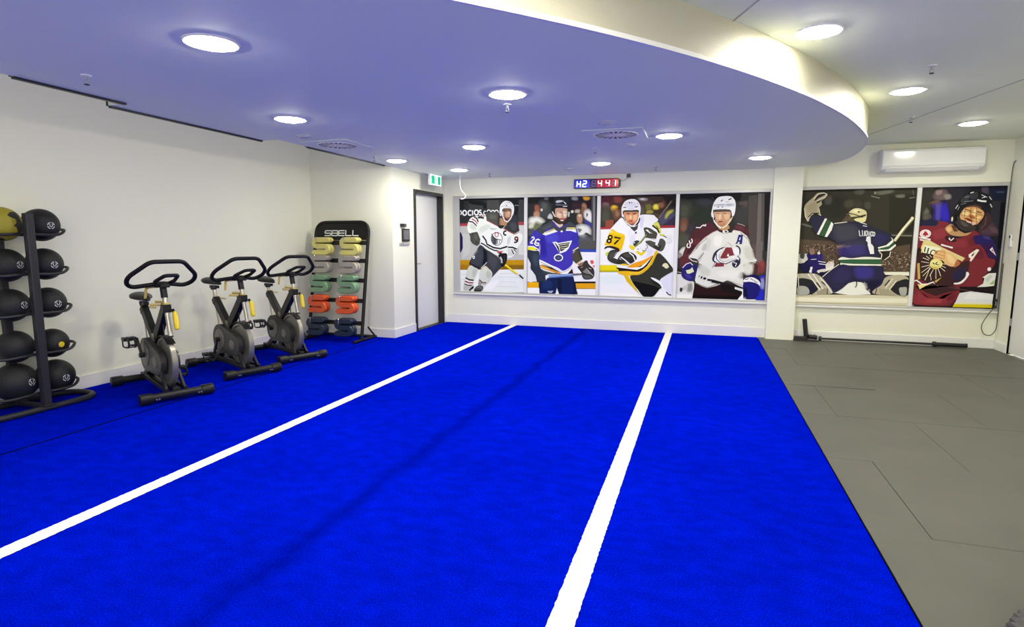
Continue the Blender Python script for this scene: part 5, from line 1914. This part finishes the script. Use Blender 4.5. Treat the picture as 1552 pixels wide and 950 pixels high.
def sprinkler(loc, label):
    t = thing('sprinkler', label, 'sprinkler', loc, 0, 'fire sprinklers')
    MB().lathe([(.032, 0), (.030, -.006), (.012, -.008)], (0, 0, 0), 'z', 20).build('escutcheon', M['white'], t)
    s = MB().lathe([(.008, -.006), (.008, -.03)], (0, 0, 0), 'z', 10)
    s.tube([(.008, 0, -.03), (.012, 0, -.042), (0, 0, -.054)], .0025, 6).tube([(-.008, 0, -.03), (-.012, 0, -.042), (0, 0, -.054)], .0025, 6)
    s.build('body', M['grey'], t)
    MB().lathe([(.016, -.054), (.016, -.057)], (0, 0, 0), 'z', 16).build('deflector', M['grille'], t)
for l, n_ in (((-3.627, 2.675, ZL), 'small sprinkler head on the ceiling above the ball rack'), ((-1.412, 4.174, ZL), 'small sprinkler head just behind the middle downlight'),
              ((-3.785, 6.203, ZL), 'small sprinkler head near the ceiling edge before the door'), ((-3.051, 8.198, ZL), 'small sprinkler head above the leftmost poster'),
              ((-1.147, 6.36, ZL), 'small sprinkler head between the right vent and the timer'), ((-.636, 8.077, ZL), 'small sprinkler head on the ceiling right of the timer'),
              ((1.52, 5.063, ZH), 'small sprinkler head on the raised ceiling between the two nearer lights'), ((1.965, 7.024, ZH), 'small sprinkler head on the raised ceiling near the air conditioner')):
    sprinkler(l, n_)

def slot(loc, ln, label):
    t = thing('slot_diffuser', label, 'air slot', loc, 0, 'black slot diffusers along the ceiling edge')
    MB().box(-.035, 0, 0, ln, 0, .055).build('housing', M['black'], t)
    MB().box(-.012, .014, 0, ln, -.016, -.0005).build('flange', M['black'], t)
    v = MB()
    k = int(ln / .23)
    for i in range(k):
        v.box(-.075, -.035, .1 + i * .23, .1 + i * .23 + .10, .018, .028)
    v.build('blades', M['grey'], t)
slot((XD - .001, 2.55, ZL + .001), .735, 'black slot diffuser along the ceiling edge nearest the camera')
slot((-4.276, 3.31, ZL + .001), 1.58, 'long black slot diffuser set back behind the first, above the bikes')
slot((XD - .001, 5.36, ZL + .001), 1.58, 'black slot diffuser above the rack of coloured weights')

# ------------------------------------------------------------------ wall fittings
ex = thing('exit_sign', 'green and white running man exit sign hanging above the door', 'exit sign', (-3.90, 8.10, 2.365))
MB().box(-.018, .018, -.195, .195, -.168, -.008).build('case', M['white'], ex, bevel=.004)
MB().box(-.04, .04, -.21, .21, -.009, .004).build('mount', M['white'], ex)
M['green'] = mat('exit_green', (0.0, 0.30, 0.16), .5, emit=(0.0, 0.30, 0.15), estr=.5)
M['lit'] = mat('exit_white', (0.9, 0.95, 0.9), .5, emit=(0.9, 1, 0.92), estr=.7)
MB().box(.0182, .0192, -.182, .182, -.160, -.016).build('lit_face', M['lit'], ex)
gf = MB().box(.0194, .0202, -.160, -.045, -.150, -.026).box(.0194, .0202, .055, .160, -.150, -.026).build('green_field', M['green'], ex)
mn = MB()
def pl_(pts, wd=.012):
    for a, b in zip(pts, pts[1:]):
        mn.bar((.0200, a[0], a[1]), (.0200, b[0], b[1]), wd, .0012, up=(1, 0, 0))
pl_([(.002, -.06), (.006, -.095)], .020)
pl_([(.002, -.095), (.022, -.12), (.012, -.148)])
pl_([(.002, -.095), (-.016, -.118), (-.034, -.125)])
pl_([(.004, -.064), (.028, -.078), (.038, -.068)], .009)
pl_([(.004, -.064), (-.02, -.07), (-.026, -.088)], .009)
mn.lathe([(.012, 0), (.012, .001)], (.0196, -.004, -.042), 'x', 14)
mn.build('running_figure', M['green'], ex)
def YZ(u, v, d): return Vector((d, u, v))

ip = thing('control_panel', 'dark grey wall control panel with a screen left of the door', 'control panel', (XD, 7.475, 1.355))
MB().box(.0005, .020, -.105, .105, 0, .185).build('case', M['black'], ip, bevel=.004)
MB().box(.0202, .0215, -.080, .080, .030, .165).build('screen', M['screen'] if 'screen' in M else mat('grey_screen', (0.13, 0.13, 0.14), .15), ip)
tag(MB().box(XD + .0005, XD + .014, 7.30, 7.585, 1.305, 1.338).build('panel_shelf', M['grey'], bevel=.003), 'thin grey bar on the wall below the control panel', 'wall plate')
sn = thing('card_reader', 'small black box on the wall above the control panel', 'sensor', (XD, 7.40, 1.565))
MB().box(.0005, .03, -.075, .075, 0, .045).build('case', M['black'], sn, bevel=.010)
MB().lathe([(.012, .03), (.010, .033)], (0, .02, .022), 'x', 12).build('lens', M['grey'], sn)

# digital interval timer
tm = thing('interval_timer', 'long black digital wall timer with blue and red glowing digits', 'timer', (-1.555, YB, 2.232))
W2, H2 = .352, .072
pf = [(-W2, -H2 + .01), (-W2, H2 - .01), (-W2 + .015, H2), (W2 - .03, H2), (W2, H2 - .025), (W2, -H2 + .025), (W2 - .03, -H2), (-W2 + .015, -H2)]
MB().prism(pf, XZ, -.045, -.0005).build('case', M['black'], tm, bevel=.004)
M['tblue'] = mat('timer_blue_window', (0.01, 0.01, 0.06), .15, emit=(0.01, 0.015, 0.55), estr=.5)
M['tdark'] = mat('timer_dark_window', (0.012, 0.01, 0.03), .15, emit=(0.02, 0.005, 0.08), estr=.5)
M['tred'] = mat('timer_red_window', (0.06, 0.005, 0.01), .15, emit=(0.45, 0.005, 0.02), estr=.5)
for nm, a, b, m in (('blue_window', -W2 + .012, -.115, 'tblue'), ('dark_window', -.1145, .0, 'tdark'), ('red_window', .0005, W2 - .03, 'tred')):
    MB().box(a, b, -.0475, -.0455, -H2 + .012, H2 - .012).build(nm, M[m], tm)
M['sblue'] = mat('blue_white_segment', (.6, .7, 1), .4, emit=(0.45, 0.6, 1.0), estr=4)
M['sred'] = mat('red_white_segment', (1, .6, .6), .4, emit=(1.0, 0.42, 0.40), estr=4)
M['sdim'] = mat('unlit_segment', (.22, .20, .24), .4)
SEG = {'a': ((-1, 1), (1, 1)), 'b': ((1, 1), (1, 0)), 'c': ((1, 0), (1, -1)), 'd': ((-1, -1), (1, -1)), 'e': ((-1, 0), (-1, -1)), 'f': ((-1, 1), (-1, 0)), 'g': ((-1, 0), (1, 0))}
def digit(x, on, lit, dim):
    wd, hh, sl_ = .026, .042, .05
    for grp, m, nm in ((on, lit, 'digit'), ([k for k in 'abcdefg' if k not in on], dim, 'unlit_digit')):
        if not m or not grp: continue
        mb = MB()
        for k in grp:
            (x0, z0), (x1, z1) = SEG[k]
            p0 = Vector((x + wd * x0 + sl_ * hh * z0, -.049, hh * z0))
            p1 = Vector((x + wd * x1 + sl_ * hh * z1, -.049, hh * z1))
            dd = (p1 - p0).normalized() * .004
            mb.bar(p0 + dd, p1 - dd, .002, .010, up=(-(p1 - p0).z, 0, (p1 - p0).x))
        mb.build(nm, m, tm)
digit(-.275, 'bcefg', M['sblue'], None)
digit(-.185, 'abged', M['sblue'], None)
digit(-.045, '', None, M['sdim'])
digit(.048, 'fgbc', M['sred'], M['sdim'])
digit(.165, 'fgbc', M['sred'], M['sdim'])
digit(.258, 'bc', M['sred'], M['sdim'])
MB().box(.101, .112, -.050, -.048, .012, .024).box(.101, .112, -.050, -.048, -.024, -.012).build('colon', M['sdim'], tm)
rc = thing('receiver_box', 'small black box on a wire by the ceiling right of the timer', 'sensor', (-1.085, YB, 2.335))
MB().box(-.028, .028, -.030, -.0005, -.026, .026).build('case', M['black'], rc, bevel=.004)
MB().tube(spline([(-.02, -.012, -.026), (-.05, -.008, -.055), (-.115, -.006, -.075)], 5), .003, 6).build('wire', M['cable'], rc)

# hanging white cord by the ceiling light
cd = MB().tube(spline([(-3.585, 8.35, ZL), (-3.60, 8.36, 2.27), (-3.585, 8.36, 2.16), (-3.53, 8.36, 2.09), (-3.505, 8.355, 2.05), (-3.535, 8.35, 2.015), (-3.58, 8.345, 2.01)], 6), .009, 8).build('hanging_cord', M['white'])
tag(cd, 'short white cord hanging from the ceiling in front of the leftmost poster', 'cord')

# air conditioner
ac = thing('air_conditioner', 'white split air conditioner unit high on the wall above the right windows', 'air conditioner', (2.70, YR, 2.25))
prof = [(0, .0), (0, .295), (-.165, .295), (-.200, .280), (-.212, .25), (-.212, .085), (-.195, .045), (-.15, .012), (-.06, 0)]
MB().prism(prof, lambda u, v, d: Vector((d, u, v)), -.555, .555).build('body', M['white'], ac, bevel=.010)
fp = [(-.2125, .255), (-.2125, .075), (-.218, .078), (-.218, .252)]
MB().prism(fp, lambda u, v, d: Vector((d, u, v)), -.545, .545).build('front_panel', M['acpanel'] if 'acpanel' in M else mat('ac_gloss', (0.84, 0.84, 0.82), .12, coat=.3), ac)
MB().bar((-.50, -.186, .030), (.50, -.186, .030), .006, .055, up=(0, -.55, .6)).build('louvre', M['white'], ac)
MB().bar((-.51, -.196, .066), (.51, -.196, .066), .01, .008, up=(0, 0, 1)).build('outlet_gap', M['grey'], ac)

# remote holder, cables on the right wall
rm = thing('remote_control', 'small white remote control in a holder on the right wall', 'remote', (XR, 8.715, 1.36))
MB().box(-.024, -.0005, -.030, .030, -.055, .02).build('holder', M['white'], rm, bevel=.004)
MB().box(-.022, -.006, -.024, .024, .0, .10).build('handset', M['white'], rm, bevel=.004)
MB().box(-.0235, -.0222, -.016, .016, .055, .088).build('display', M['grille'], rm)
cb = MB()
cb.tube(spline([(3.612, 8.80, 2.36), (3.606, 8.84, 2.30), (3.604, 8.848, 2.0), (3.602, 8.848, 1.4), (3.600, 8.846, .9), (3.596, 8.842, .62), (3.575, 8.835, .55), (3.50, 8.82, .44), (3.445, 8.815, .30), (3.475, 8.81, .20), (3.55, 8.81, .185), (3.60, 8.815, .27), (3.610, 8.83, .45), (3.612, 8.835, .75), (3.613, 8.84, 1.1)], 8), .0055, 8)
cb = cb.build('cord', M['cable'])
tag(cb, 'thin dark cable running down beside the right window and looping above the floor', 'cable')
for z in (.63, .545):
    MB().box(3.578 - .012, 3.578 + .012, 8.828, 8.850, z - .016, z + .016).build('clip', M['black'], cb)

# ------------------------------------------------------------------ camera and light
H = 1.37
yaw, pitch, roll = radians(-18.2), radians(-7.21), radians(.12)
fw_ = Vector((sin(yaw) * cos(pitch), cos(yaw) * cos(pitch), sin(pitch)))
r_ = Vector((cos(yaw), -sin(yaw), 0))
u_ = r_.cross(fw_)
r2 = r_ * cos(roll) + u_ * sin(roll)
u2 = -r_ * sin(roll) + u_ * cos(roll)
cam = bpy.data.cameras.new('camera')
cam.sensor_width = 36
cam.lens = 36 * 871 / 1552
cam.clip_start = .02
co = bpy.data.objects.new('camera', cam)
COL.objects.link(co)
mw = Matrix((r2, u2, -fw_)).transposed().to_4x4()
mw.translation = (0, 0, H)
co.matrix_world = mw
scene.camera = co

wd = bpy.data.worlds.new('world')
wd.use_nodes = True
wd.node_tree.nodes['Background'].inputs['Color'].default_value = (1.0, .95, .83, 1)
wd.node_tree.nodes['Background'].inputs['Strength'].default_value = 1.4
scene.world = wd

vs_ = scene.view_settings
vs_.view_transform = 'Standard'
vs_.look = 'None'
vs_.gamma = 1
vs_.exposure = 1.2
vs_.use_curve_mapping = False
